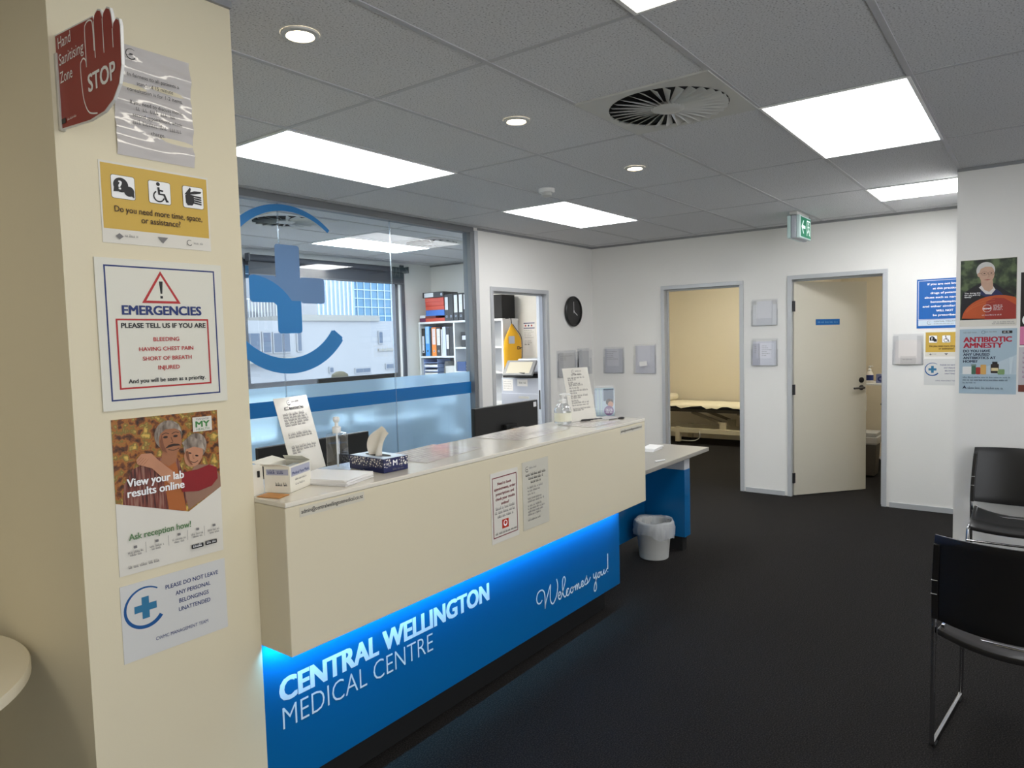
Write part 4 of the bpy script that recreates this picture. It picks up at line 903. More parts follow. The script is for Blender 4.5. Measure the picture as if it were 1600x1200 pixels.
# ------------------------------------------------------------------ clock, leaflet pockets and posters on the far walls
t = thing('wall_clock', (6.575, YL-.02, 1.877), 'round black wall clock above the leaflet pockets, showing four', 'clock')
c = V((6.575, YL-.0006, 1.877)); nn = V((0, -1, 0))
m = M(); m.lathe(c, [(.150, 0), (.162, .008), (.165, .026), (.158, .036), (.146, .036), (.143, .024), (.01, .022)], 48, nn); m.build('case', BLACK, t, smooth=True)
a = Art(Fr(c+nn*.0226, (1, 0, 0), (0, 0, 1)), t, .0004, .0012)
for k in range(12):
    an = pi/2-k*pi/6; a.rect('hour_mark', mat('clock_mark', S(150, 150, 150), .5), .118*cos(an)-.005, .118*cos(an)+.005, .118*sin(an)-.016, .118*sin(an)+.016)
CH = mat('clock_hand', S(205, 205, 205), .4)
a.line('hour_hand', CH, [(0, 0), (.085*cos(-pi/6), .085*sin(-pi/6))], .010, False).line('minute_hand', CH, [(0, -.02), (.0, .105)], .008, False).ell('hub', CH, 0, 0, .012); a.done()
def pocket(fr, w, h, label, contents, d=.035, lip=.62):
    """clear acrylic leaflet pocket with papers standing in it"""
    t = thing('leaflet_pocket', fr.p(w/2, 0, .02), label, 'leaflet holder', None); g = .0008
    m = M()
    def hb(u0, u1, v0, v1, d0, d1): m.hexa([fr.p(u, v, e) for e in (d0, d1) for u, v in ((u0, v0), (u1, v0), (u1, v1), (u0, v1))])
    hb(0, w, 0, h, g, g+.002); hb(.0, w, 0, .002, g+.003, d); hb(0, .002, .003, h*lip, g+.003, d); hb(w-.002, w, .003, h*lip, g+.003, d)
    m.build('clear_back', ACRYL, t)
    m = M(); hb(0, w*.2, 0, h*.94, d+.0005, d+.0025); hb(w*.8, w, 0, h*.94, d+.0005, d+.0025); hb(w*.2, w*.8, 0, h*lip*.45, d+.0005, d+.0025); m.build('clear_front', ACRYL, t)
    for i, (u0, u1, v1, col, words) in enumerate(contents):
        dd = .007+i*.0045; m = M(); hb(u0*w, u1*w, .004, v1*h, dd, dd+.003); o = m.build('leaflet', mat('leaflet_%d_%d_%d' % col, S(*col), .45))
        tag(o, ('front sheet in the ' if i == len(contents)-1 and i else 'middle sheet in the ' if i else 'back sheet in the ')+label.replace('clear pocket', 'pocket').replace(', with leaflets', '').replace('on the far wall ', ''), 'leaflet')
        if words:
            a = Art(fr, o, dd+.0034)
            for j in range(words): a.words('small_print', GREYINK, (u0+.08)*w, (u1-.06)*w, h*(v1-.12-.07*j), .006, 'l', random.uniform(.4, 1))
            a.done()
    return t
pw = [(.06, .94, .86, (214, 214, 216), 0)]
pocket(FY(6.245, YL, 1.172), .385, .285, 'clear pocket left of the corner under the clock', [(.08, .92, .9, (196, 195, 194), 3)])
pocket(FY(6.66, YL, 1.180), .262, .290, 'clear pocket under the clock, nearest the corner', [(.1, .9, .9, (196, 196, 196), 0)])
pocket(FX(XF, 3.955, 1.182), .250, .295, 'clear pocket on the far wall just right of the corner', [(.05, .93, .93, (200, 200, 206), 5)])
o = pocket(FX(XF, 3.580, 1.180), .258, .322, 'clear pocket on the far wall left of the examination room door', [(.06, .95, .95, (206, 206, 214), 0)])
m = M(); fr = FX(XF, 3.50, 1.26, .1); m.hexa([fr.p(u, v, d) for d in (.0385, .041) for u, v in ((0, 0), (.09, 0), (.09, .05), (0, .05))]); m.build('price_tab', PAPER, o)
pocket(FX(XF, 2.290, 1.660), .248, .258, 'upper clear pocket between the two doors', [(.04, .96, .8, (226, 226, 228), 0), (.2, .8, .92, (218, 218, 222), 0)])
pocket(FX(XF, 2.292, 1.268), .250, .266, 'lower clear pocket between the two doors, with leaflets', [(.06, .94, .9, (216, 216, 224), 0), (.32, .88, .84, (228, 228, 236), 6), (.05, .28, .82, (196, 196, 206), 4)])
pocket(FX(XF, 1.050, 1.280), .236, .268, 'clear pocket right of the open door', [(.08, .92, .8, (222, 216, 212), 0), (.25, .75, .28, (206, 200, 196), 1)], lip=.5)
# blue poster, small copies of the yellow and grey signs
f = FX(XF, .870, 1.593); o, a = sheet('policy_poster', 'blue and white prescription policy poster cut off by the wall edge', 'poster', f, .415, .42, mat('policy_blue', S(24, 98, 176), .4), .0015)
a.frame('white_border', WHITEINK, .011, .404, .075, .408, .003); a.rect('white_footer', mat('footer_white', S(206, 220, 232), .4), .012, .403, .022, .072)
for i, (tx, hw) in enumerate((('If you are not known', .127), ('at this practice', .088), ('drugs of potential', .104), ('abuse such as narcotics', .148), ('benzodiazepines', .103), ('and other similar drugs', .162), ('WILL NOT', .062), ('be prescribed', .085))): a.text(tx, .2075-hw, .368-.0378*i, .0165, .2075+hw, WHITEINK, 'lettering', .03)
a.arc('footer_emblem', INK, .095, .047, .016, .001, .003, .9, 5.6, 20).rect('footer_emblem', INK, .09, .1, .046, .048); a.text('CENTRAL WELLINGTON', .13, .052, .011, .33, INK, 'footer_lettering'); a.words('footer_print', GREYINK, .13, .3, .035, .006); a.done()
access_sign(FX(XF, .804, 1.350), .30, .212, 'small yellow accessibility sign under the blue policy poster')
belongings_sign(FX(XF, .811, 1.103), .30, .226, 'white sheet with a blue cross emblem under the small yellow sign, far wall')
# posters on the near right wall
XR = 5.40
f = FX(XR, .4265, 1.598); w, h = .300, .424; o, a = sheet('health_poster', 'poster of an older person in glasses above an orange dome', 'poster', f, w, h, LAMINATED, .0014)
q = lambda *P: [(x*w, y*h) for x, y in P]
GB = ramp_noise('print_garden', [(.36, S(20, 26, 22)), (.5, S(48, 62, 44)), (.62, S(92, 108, 72))], 14, .45, 3)
a.rect('photo', GB, .003, w-.003, .1*h, h-.003)
a.poly('photo_jacket', mat('print_black_cloth', S(22, 22, 28), .5), q((.01, .25), (.05, .5), (.25, .60), (.4, .66), (.62, .63), (.8, .52), (.96, .44), (.95, .1), (.05, .1)))
a.poly('photo_collar', mat('print_navy_cloth', S(34, 40, 84), .5), q((.38, .56), (.45, .5), (.55, .47), (.64, .55), (.72, .50), (.78, .44), (.5, .42), (.36, .48)))
SK = mat('print_skin_elder', S(196, 160, 138), .5, var=.12, vscale=25); HW_ = mat('print_white_hair', S(206, 204, 202), .5, var=.1, vscale=60)
a.poly('photo_shirt', mat('print_white_cloth', S(214, 208, 206), .5), q((.34, .58), (.42, .64), (.55, .64), (.63, .54), (.56, .47), (.46, .48)))
a.poly('photo_neck', SK, q((.37, .70), (.58, .68), (.59, .56), (.52, .51), (.44, .54), (.38, .62)))
a.ell('photo_hair', HW_, .455*w, .83*h, .165*w, .125*h); a.ell('photo_face', SK, .475*w, .775*h, .135*w, .135*h)
a.poly('photo_fringe', HW_, q((.31, .80), (.34, .9), (.45, .935), (.58, .91), (.615, .84), (.55, .88), (.45, .885), (.37, .86)))
a.ell('photo_ear', SK, .335*w, .77*h, .025*w, .03*h)
for x in (.435, .555): a.arc('photo_glasses', INK, x*w, .785*h, .052*w, .0012, .0012, 0, 2*pi, 24, .8); a.ell('photo_eyes', DKB, x*w, .785*h, .018*w, .007*h)
a.line('photo_glasses', INK, q((.487, .79), (.503, .79)), .0012, False).line('photo_glasses', INK, q((.34, .79), (.383, .787)), .0014, False)
a.line('photo_lines', mat('print_skin_line', S(140, 100, 84), .5), q((.5, .775), (.515, .735), (.485, .727)), .0014); a.poly('photo_mouth', mat('print_lip', S(160, 92, 84), .5), q((.42, .69), (.49, .70), (.555, .695), (.49, .68)))
OR1 = mat('print_orange', S(188, 84, 42), .4, var=.14, vscale=8); OR2 = mat('print_rust', S(156, 52, 44), .4, var=.1, vscale=8)
dome = [(w*(.68+.64*cos(t)), h*(.1+.355*sin(t))) for t in [math.radians(x) for x in range(0, 181, 8)]]
a.poly('orange_dome', OR1, [(max(.003, min(w-.003, u)), v) for u, v in dome]); a.poly('rust_panel', OR2, q((.45, .1), (.47, .36), (.6, .42), (.78, .41), (.99, .3), (.99, .1)))
for r0 in (.26, .30): a.line('dome_line', mat('print_light_orange', S(214, 120, 72), .4), [(w*(.68+.62*cos(t)), h*(.1+r0*sin(t))) for t in [math.radians(x) for x in range(95, 165, 10)]], .0015)
a.arc('round_emblem', WHITEINK, .49*w, .265*h, .078*w, .0018, .0018, 0, 2*pi, 32); a.text('now!', .425*w, .252*h, .012, .555*w, WHITEINK, 'emblem_lettering', .03)
for i in range(4): a.words('small_print', WHITEINK, .6*w, .76*w, (.302-.022*i)*h, .005)
a.words('small_print', WHITEINK, .4*w, .74*w, .16*h, .005, 'l')
for i, tx in enumerate(('"I\'m doing this', 'for me and my', 'family"')): a.text(tx, .085*w, (.492-.029*i)*h, .0082, (.37, .37, .22)[i]*w, WHITEINK, 'quote', .02)
a.words('footer_print', GREYINK, .6*w, .96*w, .055*h, .005).words('footer_print', GREYINK, .58*w, .97*w, .03*h, .005); a.done()
f = FX(XR, .4245, 1.168); w, h = .302, .414; o, a = sheet('antibiotic_poster', 'pale blue antibiotic poster with red heading below the older person poster', 'poster', f, w, h, mat('poster_pale_blue', S(170, 192, 206), .35, coat=.4), .0014)
HRED = mat('heading_red', S(176, 32, 58), .4); HNV = mat('heading_navy', S(32, 42, 72), .4)
a.poly('light_wedge', mat('poster_lighter_blue', S(190, 206, 216), .4), q((0, .30), (.55, .44), (1, .6), (1, .3)))
a.text('ANTIBIOTIC', .075*w, .80*h, .031, .91*w, HRED, 'heading', .035).text('AMNESTY', .075*w, .71*h, .031, .755*w, HRED, 'heading', .035)
for i, (tx, u1) in enumerate((('DO YOU HAVE', .545), ('ANY UNUSED', .535), ('ANTIBIOTICS AT', .64), ('HOME?', .32))): a.text(tx, .07*w, (.642-.0535*i)*h, .0155, u1*w, HNV, 'question', .03)
a.words('top_print', GREYINK, .07*w, .3*w, .94*h, .006).words('top_print', GREYINK, .45*w, .66*w, .945*h, .006); a.arc('top_emblem', HNV, .42*w, .948*h, .010, .0015, .0015, 0, 2*pi, 16)
a.rect('dark_badge', INK, .745*w, .92*w, .925*h, .965*h).words('badge_lettering', WHITEINK, .77*w, .9*w, .937*h, .008)
for nm, col, u0, u1, v0, v1 in (('bottle_print', (228, 228, 226), .06, .22, .30, .42), ('bottle_print_green', (72, 112, 92), .22, .30, .30, .43), ('box_print', (168, 52, 48), .30, .38, .30, .41), ('jar_print', (214, 168, 96), .38, .48, .30, .45), ('dark_bottle_print', (52, 44, 40), .56, .70, .32, .46), ('strip_print', (128, 160, 112), .68, .80, .30, .38)):
    a.rrect(nm, mat(nm, S(*col), .4), u0*w, u1*w, v0*h, v1*h, .005)
a.rect('bottle_cap', INK, .585*w, .675*w, .46*h, .495*h).rect('bottle_band', mat('print_cream', S(222, 206, 160), .4), .57*w, .69*w, .355*h, .40*h); a.rect('bottle_lid', mat('print_grey_green', S(120, 140, 130), .4), .215*w, .305*w, .43*h, .455*h)
a.poly('tube_print', mat('print_tube', S(202, 216, 224), .4), q((.875, .56), (.945, .565), (.915, .31), (.885, .305)))
for i, fl_ in enumerate((1, .95, .28)): a.words('small_print', HNV, .065*w, .9*w, (.245-.042*i)*h, .0065, 'l', fl_)
a.poly('recycle_mark', HNV, q((.06, .07), (.10, .13), (.14, .07), (.10, .09))); a.words('footer_print', HNV, .16*w, .78*w, .075*h, .010); a.done()
f = FX(XR, .108, 1.475); o, a = sheet('pink_poster', 'black and pink poster at the right edge, only its left strip showing', 'poster', f, .30, .448, mat('print_black_sheet', S(38, 34, 36), .35), .0014)
a.rect('pink_band', mat('poster_pink', S(214, 124, 164), .4), .0, .30, .003, .115); a.ell('white_flower', WHITEINK, .03, .155, .02, .03); a.done()
f = FX(XR, .112, 1.183); o, a = sheet('grey_poster', 'pale grey poster at the right edge below the black and pink one', 'poster', f, .30, .28, mat('print_pale_grey', S(196, 192, 196), .35), .0014)
a.rect('brown_band', mat('poster_brown', S(112, 56, 44), .4), .0, .30, .003, .045)
for i in range(6): a.words('small_print', mat('mauve_ink', S(150, 90, 140), .4), .02, .25, .24-.03*i, .010)
a.done()

# ------------------------------------------------------------------ chairs
def make_chair():
    """black sled-base chair; seat faces +x, origin on the floor under its middle"""
    r = thing('stacking_chair', (0, 0, 0), 'x', 'chair'); hw = .245
    m = M(); n = 14; ro, ri = [], []
    zs = [(.500, .0, 1.0), (.53, -.004, 1.0), (.60, -.012, .995), (.70, -.026, .975), (.80, -.044, .945), (.835, -.052, .93)]
    def brow(z, dx, k, th):
        out = []
        for i in range(n+1):
            s_ = -1+2*i/n; out.append((-.235+dx-.055*(1-s_*s_)+th, s_*hw*k, z-(.018*(1-s_*s_) if z < .52 else 0)+.0))
        return out
    F_, B_ = [brow(z, d, k, .009) for z, d, k in zs], [brow(z, d, k, 0) for z, d, k in zs]
    loop = [a+b[::-1] for a, b in zip(F_, B_)]
    m.loft(loop); m.build('backrest', CHAIRM, r, bevel=.002, smooth=True)
    for s in (-1, 1):
        m = M(); m.loft([[(-.235+dx+ex, s*(hw*k-ey), z) for ex, ey in ((-.014, .0), (.03, .0), (.03, .022), (-.014, .022))] for z, dx, k in zs[:5]])
        m.build('side_sleeve', CHAIRM, r, bevel=.003)
        for z, dx in ((.60, -.012), (.655, -.019)):
            m = M(); yb = s*hw*(.995 if z < .62 else .985); m.box(-.235+dx-.0152, -.235+dx+.031, min(yb-s*.02, yb+s*.0012), max(yb-s*.02, yb+s*.0012), z, z+.0022); m.build('joint_line', GREYPL, r)
    m = M(); rows_t, rows_b = [], []
    for i in range(13):
        u = i/12; x = -.250+.485*u; z = .455-.008*sin(pi*u)+.010*u-(.03*max(0, u-.82)/.18)
        rt, rb = [], []
        for j in range(13):
            s_ = -1+2*j/12; y = s_*(.225-.012*u*u); dz = -.045*(1-s_*s_)*(1-.65*u)
            rt.append((x, y, z+dz+.012)); rb.append((x, y, z+dz-.012))
        rows_t.append(rt); rows_b.append(rb)
    m.loft([a+b[::-1] for a, b in zip(rows_t, rows_b)]); m.build('seat', SEATM, r, bevel=.004, smooth=True)
    for s in (-1, 1):
        y = s*.238; m = M()
        m.tube(bez([(-.262, y-s*.012, .78), (-.238, y, .55), (-.236, y, .44), (-.245, y, .2), (-.25, y, .03), (-.24, y, .012), (-.2, y, .0115), (.1, y, .0115), (.2, y, .0115), (.235, y, .014), (.243, y-s*.002, .04), (.225, y-s*.008, .25), (.208, y-s*.012, .40), (.195, y-s*.016, .436), (.15, y-s*.02, .44), (-.15, y-s*.02, .438)], 6), .0085, 10)
        m.build('leg_frame', CHROME, r, smooth=True)
        for x in (-.225, .2):
            m = M(); m.box(x-.02, x+.02, y-.012, y+.012, .0005, .010); m.build('glide', MATTBLACK, r, bevel=.003)
        m = M(); m.box(-.23, -.205, y-s*.028-.006, y-s*.028+.006, .43, .48); m.build('seat_bracket', CHROME, r, bevel=.002)
    for x, z in ((.17, .43), (-.17, .425)):
        m = M(); m.tube([(x, -.222, z), (x, .222, z)], .008, 10); m.build('crossbar', CHROME, r, smooth=True)
    m = M(); m.tube([(.226, -.230, .36), (.226, .230, .36)], .0065, 10); m.build('linking_bar', CHROME, r, smooth=True)
    return r
ch = make_chair(); ch2 = copy_tree(ch)
ch.location = (3.245, .046, 0); ch.rotation_euler.z = -.11; ch['label'] = 'black chair in the foreground with its back to us, at the right edge'; ch['group'] = 'black waiting room chairs'
ch2.location = (5.025, .100, 0); ch2.rotation_euler.z = pi; ch2['label'] = 'black chair facing us against the poster wall, behind the foreground chair'; ch2['group'] = 'black waiting room chairs'

# round table at the left edge
t = thing('round_table', (.2652, 2.3553, 0), 'round white table top cut off by the left edge of the photo', 'table')
m = M(); m.lathe((.2652, 2.3553, .728), [(.456, 0), (.4622, .004), (.4622, .028), (.459, .032)], 96); m.build('table_top', mat('cream_table', S(226, 218, 196), .35), t, smooth=True)
m = M(); m.lathe((.2652, 2.3553, .02), [(.035, 0), (.035, .708)], 24); m.build('column', ALU, t, smooth=True)
m = M(); m.lathe((.2652, 2.3553, 0), [(.26, .0005), (.26, .01), (.05, .022), (.04, .03)], 40); m.build('foot', ALU, t, smooth=True)

# ------------------------------------------------------------------ the back office: shelves
SH = mat('white_melamine', S(226, 228, 230), .4)
SX0, SX1, SYR, SYL, ST = 6.70, 7.015, 5.15, 6.545, 1.845
t = thing('shelf_unit', (6.86, 5.85, 0), 'white open shelf unit full of binders in the back office', 'shelf')
m = M(); m.box(SX0-.003, SX1, SYR, SYL, ST-.025, ST); m.build('top_board', SH, t, bevel=.001)
for y in (SYR, 5.918, SYL-.025):
    m = M(); m.box(SX0, SX1-.012, y, y+.025, 0, ST-.0255); m.build('upright', SH, t)
m = M(); m.box(SX1-.0115, SX1, SYR+.026, SYL-.026, .02, ST-.026); m.build('back_board', mat('shelf_back', S(196, 200, 206), .5), t)
for z in (1.38, .95, .5):
    m = M(); m.box(SX0+.002, SX1-.012, 5.9435, SYL-.0255, z, z+.022); m.build('shelf', SH, t)
for z in (1.49, 1.185, .8, .4):
    m = M(); m.box(SX0+.002, SX1-.012, SYR+.0255, 5.9175, z, z+.022); m.build('shelf', SH, t)
BCOL = {}
def binder(y0, w, z, h, col, lab_col, label, lo=.3, hi=.92, hole=True, group=None, d=.27, x0=None, cat='binder'):
    x0 = x0 or SX0+.012
    o = M().box(x0, x0+d, y0, y0+w, z+.0006, z+h).build('binder', mat('binder_%s' % (col,), S(*col), .42), None, bevel=.002)
    tag(o, label, cat, group); a = Art(FX(x0, y0+w, z), o, .0006)
    if lab_col: a.rect('spine_label', mat('spine_label_%s' % (lab_col,), S(*lab_col), .5), w*.14, w*.86, h*lo, h*hi); a.words('spine_print', GREYINK, w*.28, w*.74, h*(lo+hi)/2, .006)
    if hole: a.arc('finger_hole', CHROME, w/2, h*.17, .013, .003, .003, 0, 2*pi, 16); a.ell('finger_hole_dark', MATTBLACK, w/2, h*.17, .010)
    a.done(); return o
BK, GB_ = (34, 34, 38), 'black binders on top of the shelf unit'
# top of the unit
binder(6.0195, .068, ST, .335, BK, (222, 222, 224), 'black binder on the shelf top standing against the orange box files', .42, .9, group=GB_)
for i, (y, lo, hi) in enumerate(((5.950, .25, .95), (5.868, .30, .94), (5.786, .30, .95), (5.706, .40, .94))):
    binder(y-.006, .074, ST, .34, BK, None if i == 0 else (226, 226, 228), 'black binder on the shelf top, '+('second from the orange box files, no label', 'third from the orange box files', 'fourth from the orange box files', 'fifth from the orange box files')[i], lo, hi, group=GB_)
binder(5.622, .07, ST, .33, (34, 58, 110), (222, 226, 232), 'navy binder at the right end of the shelf top', .3, .95)
def boxfile(y0, w, z, h, col, label, cat='box file', d=.26):
    o = M().box(SX0+.02, SX0+.02+d, y0, y0+w, z+.0006, z+h).build('box_file', mat('boxfile_%s' % (col,), S(*col), .45), None, bevel=.002); return tag(o, label, cat)
boxfile(6.100, .335, ST, .045, (196, 66, 40), 'lowest orange folder in the stack on the shelf top')
boxfile(6.25, .19, ST+.0455, .03, (110, 34, 34), 'dark red folder in the stack on the shelf top')
boxfile(6.10, .325, ST+.076, .072, (52, 112, 196), 'blue box file in the middle of the stack on the shelf top')
for i in range(3): boxfile(6.100+.004*i, .325, ST+.1485+.053*i, .0525, (206, 72-3*i, 46), ('lowest of the three orange box files above the blue one', 'middle of the three orange box files above the blue one', 'uppermost of the three orange box files above the blue one')[i])
t_ = M().box(SX0+.0, SX0+.28, 6.092, 6.455, ST+.308, ST+.378).build('binder', mat('binder_%s' % (BK,), 0), None, bevel=.003); tag(t_, 'black binder lying flat on top of the orange box files', 'binder')
a = Art(FX(SX0, 6.455, ST+.308), t_, .0006); a.rect('spine_label', mat('spine_label_(222, 222, 224)', 0), .03, .19, .008, .06).arc('finger_hole', CHROME, .33, .034, .013, .003, .003, 0, 2*pi, 16); a.done()
boxfile(6.435, .105, ST, .052, (98, 30, 84), 'purple box on the left end of the shelf top', 'box', .16); boxfile(6.437, .10, ST+.0526, .035, (226, 228, 232), 'white box on the purple box at the left end of the shelf top', 'box', .15)
boxfile(6.17, .15, ST, .02, (232, 230, 228), 'x', 'box') if 0 else None
# middle left compartment
GM = 'binders on the middle shelf'
Z1 = 1.402
binder(6.455, .052, Z1, .36, BK, (220, 222, 230), 'black binder at the left end of the middle shelf', .12, .72, group=GM)
binder(6.366, .078, Z1, .385, (72, 156, 226), (168, 206, 240), 'light blue binder on the middle shelf', .42, .99, group=GM)
binder(6.336, .028, Z1, .36, (30, 44, 54), None, 'thin dark binder between the light blue and the orange one', hole=False, group=GM)
binder(6.252, .078, Z1, .37, (236, 132, 40), (224, 208, 206), 'orange binder on the middle shelf', .40, .95, group=GM)
binder(6.172, .076, Z1, .365, (46, 44, 46), (224, 220, 224), 'black binder right of the orange one with a tall white label', .38, .95, group=GM)
binder(6.146, .022, Z1, .34, (208, 206, 206), None, 'thin grey folder on the middle shelf', hole=False, group=GM)
binder(6.085, .055, Z1, .37, (206, 212, 236), None, 'pale lilac binder on the middle shelf', hole=False, group=GM)
binder(6.026, .055, Z1, .36, BK, (222, 224, 230), 'black binder with a half height label on the middle shelf', .25, .75, hole=False, group=GM)
binder(5.956, .066, Z1, .37, (28, 28, 30), None, 'black unlabelled binder at the right end of the middle shelf', hole=False, group=GM)
# lower left: letter trays and a white folding stand
Z2 = .972
tr = thing('letter_trays', (6.85, 6.37, Z2), 'stack of pale blue letter trays on the lower left shelf', 'letter tray')
for i in range(7):
    z = Z2+.001+i*.056; m = M(); m.box(SX0+.015, SX0+.27, 6.24, 6.49, z, z+.006).box(SX0+.015, SX0+.27, 6.24, 6.245, z+.006, z+.05).box(SX0+.015, SX0+.27, 6.485, 6.49, z+.006, z+.05).box(SX0+.265, SX0+.27, 6.245, 6.485, z+.006, z+.05)
    m.build('tray', mat('tray_pale_blue', S(150, 172, 216), .4), tr)
for i in range(6):
    z = Z2+.008+i*.056; m = M(); m.box(SX0+.02, SX0+.25, 6.25, 6.48, z, z+random.uniform(.012, .035)); tag(m.build('paper_pile', PAPER), 'pile of paper lying in the pale blue letter trays', 'paper', 'paper in the letter trays')
m = M(); m.loft([[(SX0+.03, y0, z0), (SX0+.05, y0, z0), (SX0+.05, y1, z1), (SX0+.03, y1, z1)] for y0, z0, y1, z1 in ((6.19, Z2+.001, 6.13, Z2+.36),)]+[[(SX0+.25, y0, z0), (SX0+.27, y0, z0), (SX0+.27, y1, z1), (SX0+.25, y1, z1)] for y0, z0, y1, z1 in ((6.19, Z2+.001, 6.13, Z2+.36),)])
m.box(SX0+.03, SX0+.27, 5.96, 6.15, Z2+.15, Z2+.17); m.box(SX0+.05, SX0+.25, 5.96, 6.14, Z2+.171, Z2+.30)
tag(m.build('white_case', mat('grey_white_plastic', S(210, 208, 204), .4), None, bevel=.004), 'white case leaning on the lower left shelf beside the letter trays', 'case')
# right compartments
t_ = thing('document_tray', (6.85, 5.73, 1.512), 'black tray of papers on the upper right shelf', 'tray')
m = M(); m.box(SX0+.01, SX0+.27, 5.60, 5.83, 1.5125, 1.60); m.build('lower_drawer', BLACK, t_, bevel=.004); m = M(); m.box(SX0+.01, SX0+.27, 5.60, 5.83, 1.665, 1.70).box(SX0+.01, SX0+.27, 5.815, 5.83, 1.6005, 1.6645); m.build('upper_tray', BLACK, t_, bevel=.002)
m = M(); m.box(SX0+.012, SX0+.26, 5.61, 5.81, 1.602, 1.655); m.build('papers', mat('lilac_paper', S(200, 200, 216), .5), t_)
boxfile(5.772, .14, 1.207, .12, (58, 84, 134), 'blue box on the lower right shelf beside the mugs', 'box', .18)
def mug(x, y, z, label, col=(222, 222, 220)):
    t = thing('mug', (x, y, z), label, 'mug'); mm = mat('mug_%s' % (col,), S(*col), .25); m = M(); m.lathe((x, y, z), [(.03, .0006), (.036, .004), (.04, .09), (.037, .09), (.033, .01), (.01, .008)], 20); m.build('cup', mm, t, smooth=True)
    m = M(); m.tube(bez([(x-.02, y+.036, z+.075), (x-.03, y+.062, z+.065), (x-.03, y+.06, z+.03), (x-.02, y+.035, z+.02)], 5), .005, 8); m.build('handle', mm, t, smooth=True)
mug(SX0+.06, 5.715, 1.207, 'white mug on the lower right shelf next to the blue box'); mug(SX0+.10, 5.615, 1.207, 'white mug at the right of the lower right shelf'); mug(SX0+.2, 5.66, 1.207, 'grey mug behind the white ones on the lower right shelf', (112, 110, 112))
# black box on the unit beside the doorway, yellow bag on its end
tag(M().box(SX0+.01, SX0+.27, 5.165, 5.31, ST+.0006, ST+.285).build('speaker_box', MATTBLACK, None, bevel=.004), 'tall black box on the end of the shelf unit, seen through the doorway', 'box')
t = thing('drawstring_bag', (6.80, 5.10, 1.18), 'yellow bag hanging from the shelf end, seen through the doorway', 'bag')
YB = mat('yellow_fabric', S(236, 176, 28), .6, bump=.2, bscale=30)
HK = M(); HK.tube([(6.752, 5.1495, 1.842), (6.752, 5.10, 1.842), (6.752, 5.095, 1.856)], .004, 8); HK.build('hook', STEEL, t) if 0 else HK.build('hook', STEEL, bpy.data.objects['shelf_unit'])
# the bag hangs against the end panel, facing the doorway
hb = Fr((6.655, 5.118, 1.17), (.90, -.435, 0), (0, 0, 1)); prof = [(.0, .055, .165), (.03, .02, .20), (.12, .0, .23), (.3, -.004, .24), (.42, .01, .235), (.50, .05, .19), (.56, .085, .145), (.61, .11, .118)]
m = M(); rings = []
for v, u0, u1 in prof:
    c0, rad = (u0+u1)/2, (u1-u0)/2; dp = .028*min(1, rad/.08)
    rings.append([hb.p(c0+rad*cos(2*pi*k/20), v, .012+dp*sin(2*pi*k/20)+.004*sin(3*k+v*20)) for k in range(20)])
m.loft(rings); bag = m.build('fabric_body', YB, t, smooth='all')
m = M(); m.tube([hb.p(.114, .60, .012), hb.p(.112, .66, .0), hb.p(.116, .675, -.012)], .005, 8); m.tube(bez([hb.p(.12, .60, .03), hb.p(.16, .54, .035), hb.p(.235, .44, .02), hb.p(.246, .25, .012), hb.p(.225, .1, .01)], 6), .004, 8); m.build('black_cord', MATTBLACK, t)
a = Art(Fr(hb.p(0, 0, .0), hb.u, hb.v), bag, .0475)
a.rrect('clear_pocket', mat('bag_pocket', S(186, 190, 204), .3), .05, .13, .37, .46, .01); a.text('Dr', .165, .30, .036, .225, INK, 'bag_lettering', .03); a.words('bag_lettering', INK, .03, .12, .13, .022); a.done()
# copier
t = thing('photocopier', (6.55, 4.55, 0), 'large white photocopier seen through the doorway', 'photocopier')
CP = mat('copier_white', S(186, 192, 206), .4)
m = M(); m.box(6.25, 6.85, 4.22, 4.845, .09, 1.165); m.build('body', CP, t, bevel=.006)
m = M(); m.box(6.28, 6.82, 4.24, 4.825, .0005, .0895); m.build('base', BLACK, t)
m = M(); m.box(6.27, 6.84, 4.225, 4.84, 1.1655, 1.215); m.build('scanner_glass', BLACK, t, bevel=.004)
m = M(); m.box(6.42, 6.86, 4.22, 4.74, 1.2155, 1.37); m.build('document_feeder', CP, t, bevel=.015)
for z0, z1 in ((.86, .995), (.70, .855), (.4, .695), (.1, .395)):
    m = M(); m.box(6.236, 6.2495, 4.225, 4.84, z0, z1); d_ = m.build('drawer', CP, t, bevel=.003)
    m = M(); m.box(6.233, 6.2355, 4.46, 4.60, z1-.055, z1-.03); m.build('grip', GREYPL, d_)
a = Art(FX(6.249, 4.845, 0), t, .0006)
a.rect('taped_sheet', PAPER, .02, .16, 1.02, 1.15).rect('taped_sheet', PAPER, .22, .36, 1.075, 1.15)
for i in range(4): a.words('taped_print', GREYINK, .035, .14, 1.12-.025*i, .008)
a.words('taped_print', INK, .245, .34, 1.105, .014); a.done()
cp = Fr((6.12, 4.735, 1.205), (.12, -1, 0), (.62, .07, .78)); m = M(); m.hexa([cp.p(u, v, d) for d in (-.03, 0) for u, v in ((0, 0), (.37, 0), (.37, .20), (0, .20))]); pn = m.build('control_panel', mat('panel_grey', S(122, 124, 128), .4), t, bevel=.006)
a = Art(cp, pn, .0006); SCRN = emit('copier_screen', (1, .92, .68, 1), .42); SCRN.node_tree.nodes['Principled BSDF'].inputs['Base Color'].default_value = (.05, .05, .05, 1); a.rect('touch_screen', SCRN, .04, .33, .025, .175); a.done()
m = M(); m.bar((6.27, 4.56, 1.20), (6.16, 4.56, 1.215), .2, .03); m.build('panel_arm', BLACK, t)
o, a = sheet('office_notice', 'white notice on the office wall above the photocopier', 'notice', FX(XF, 5.085, 1.392), .185, .412, PAPER, .0012)
a.rect('dark_band', NAVY, .01, .175, .385, .395).rect('dark_band', NAVY, .01, .175, .325, .335)
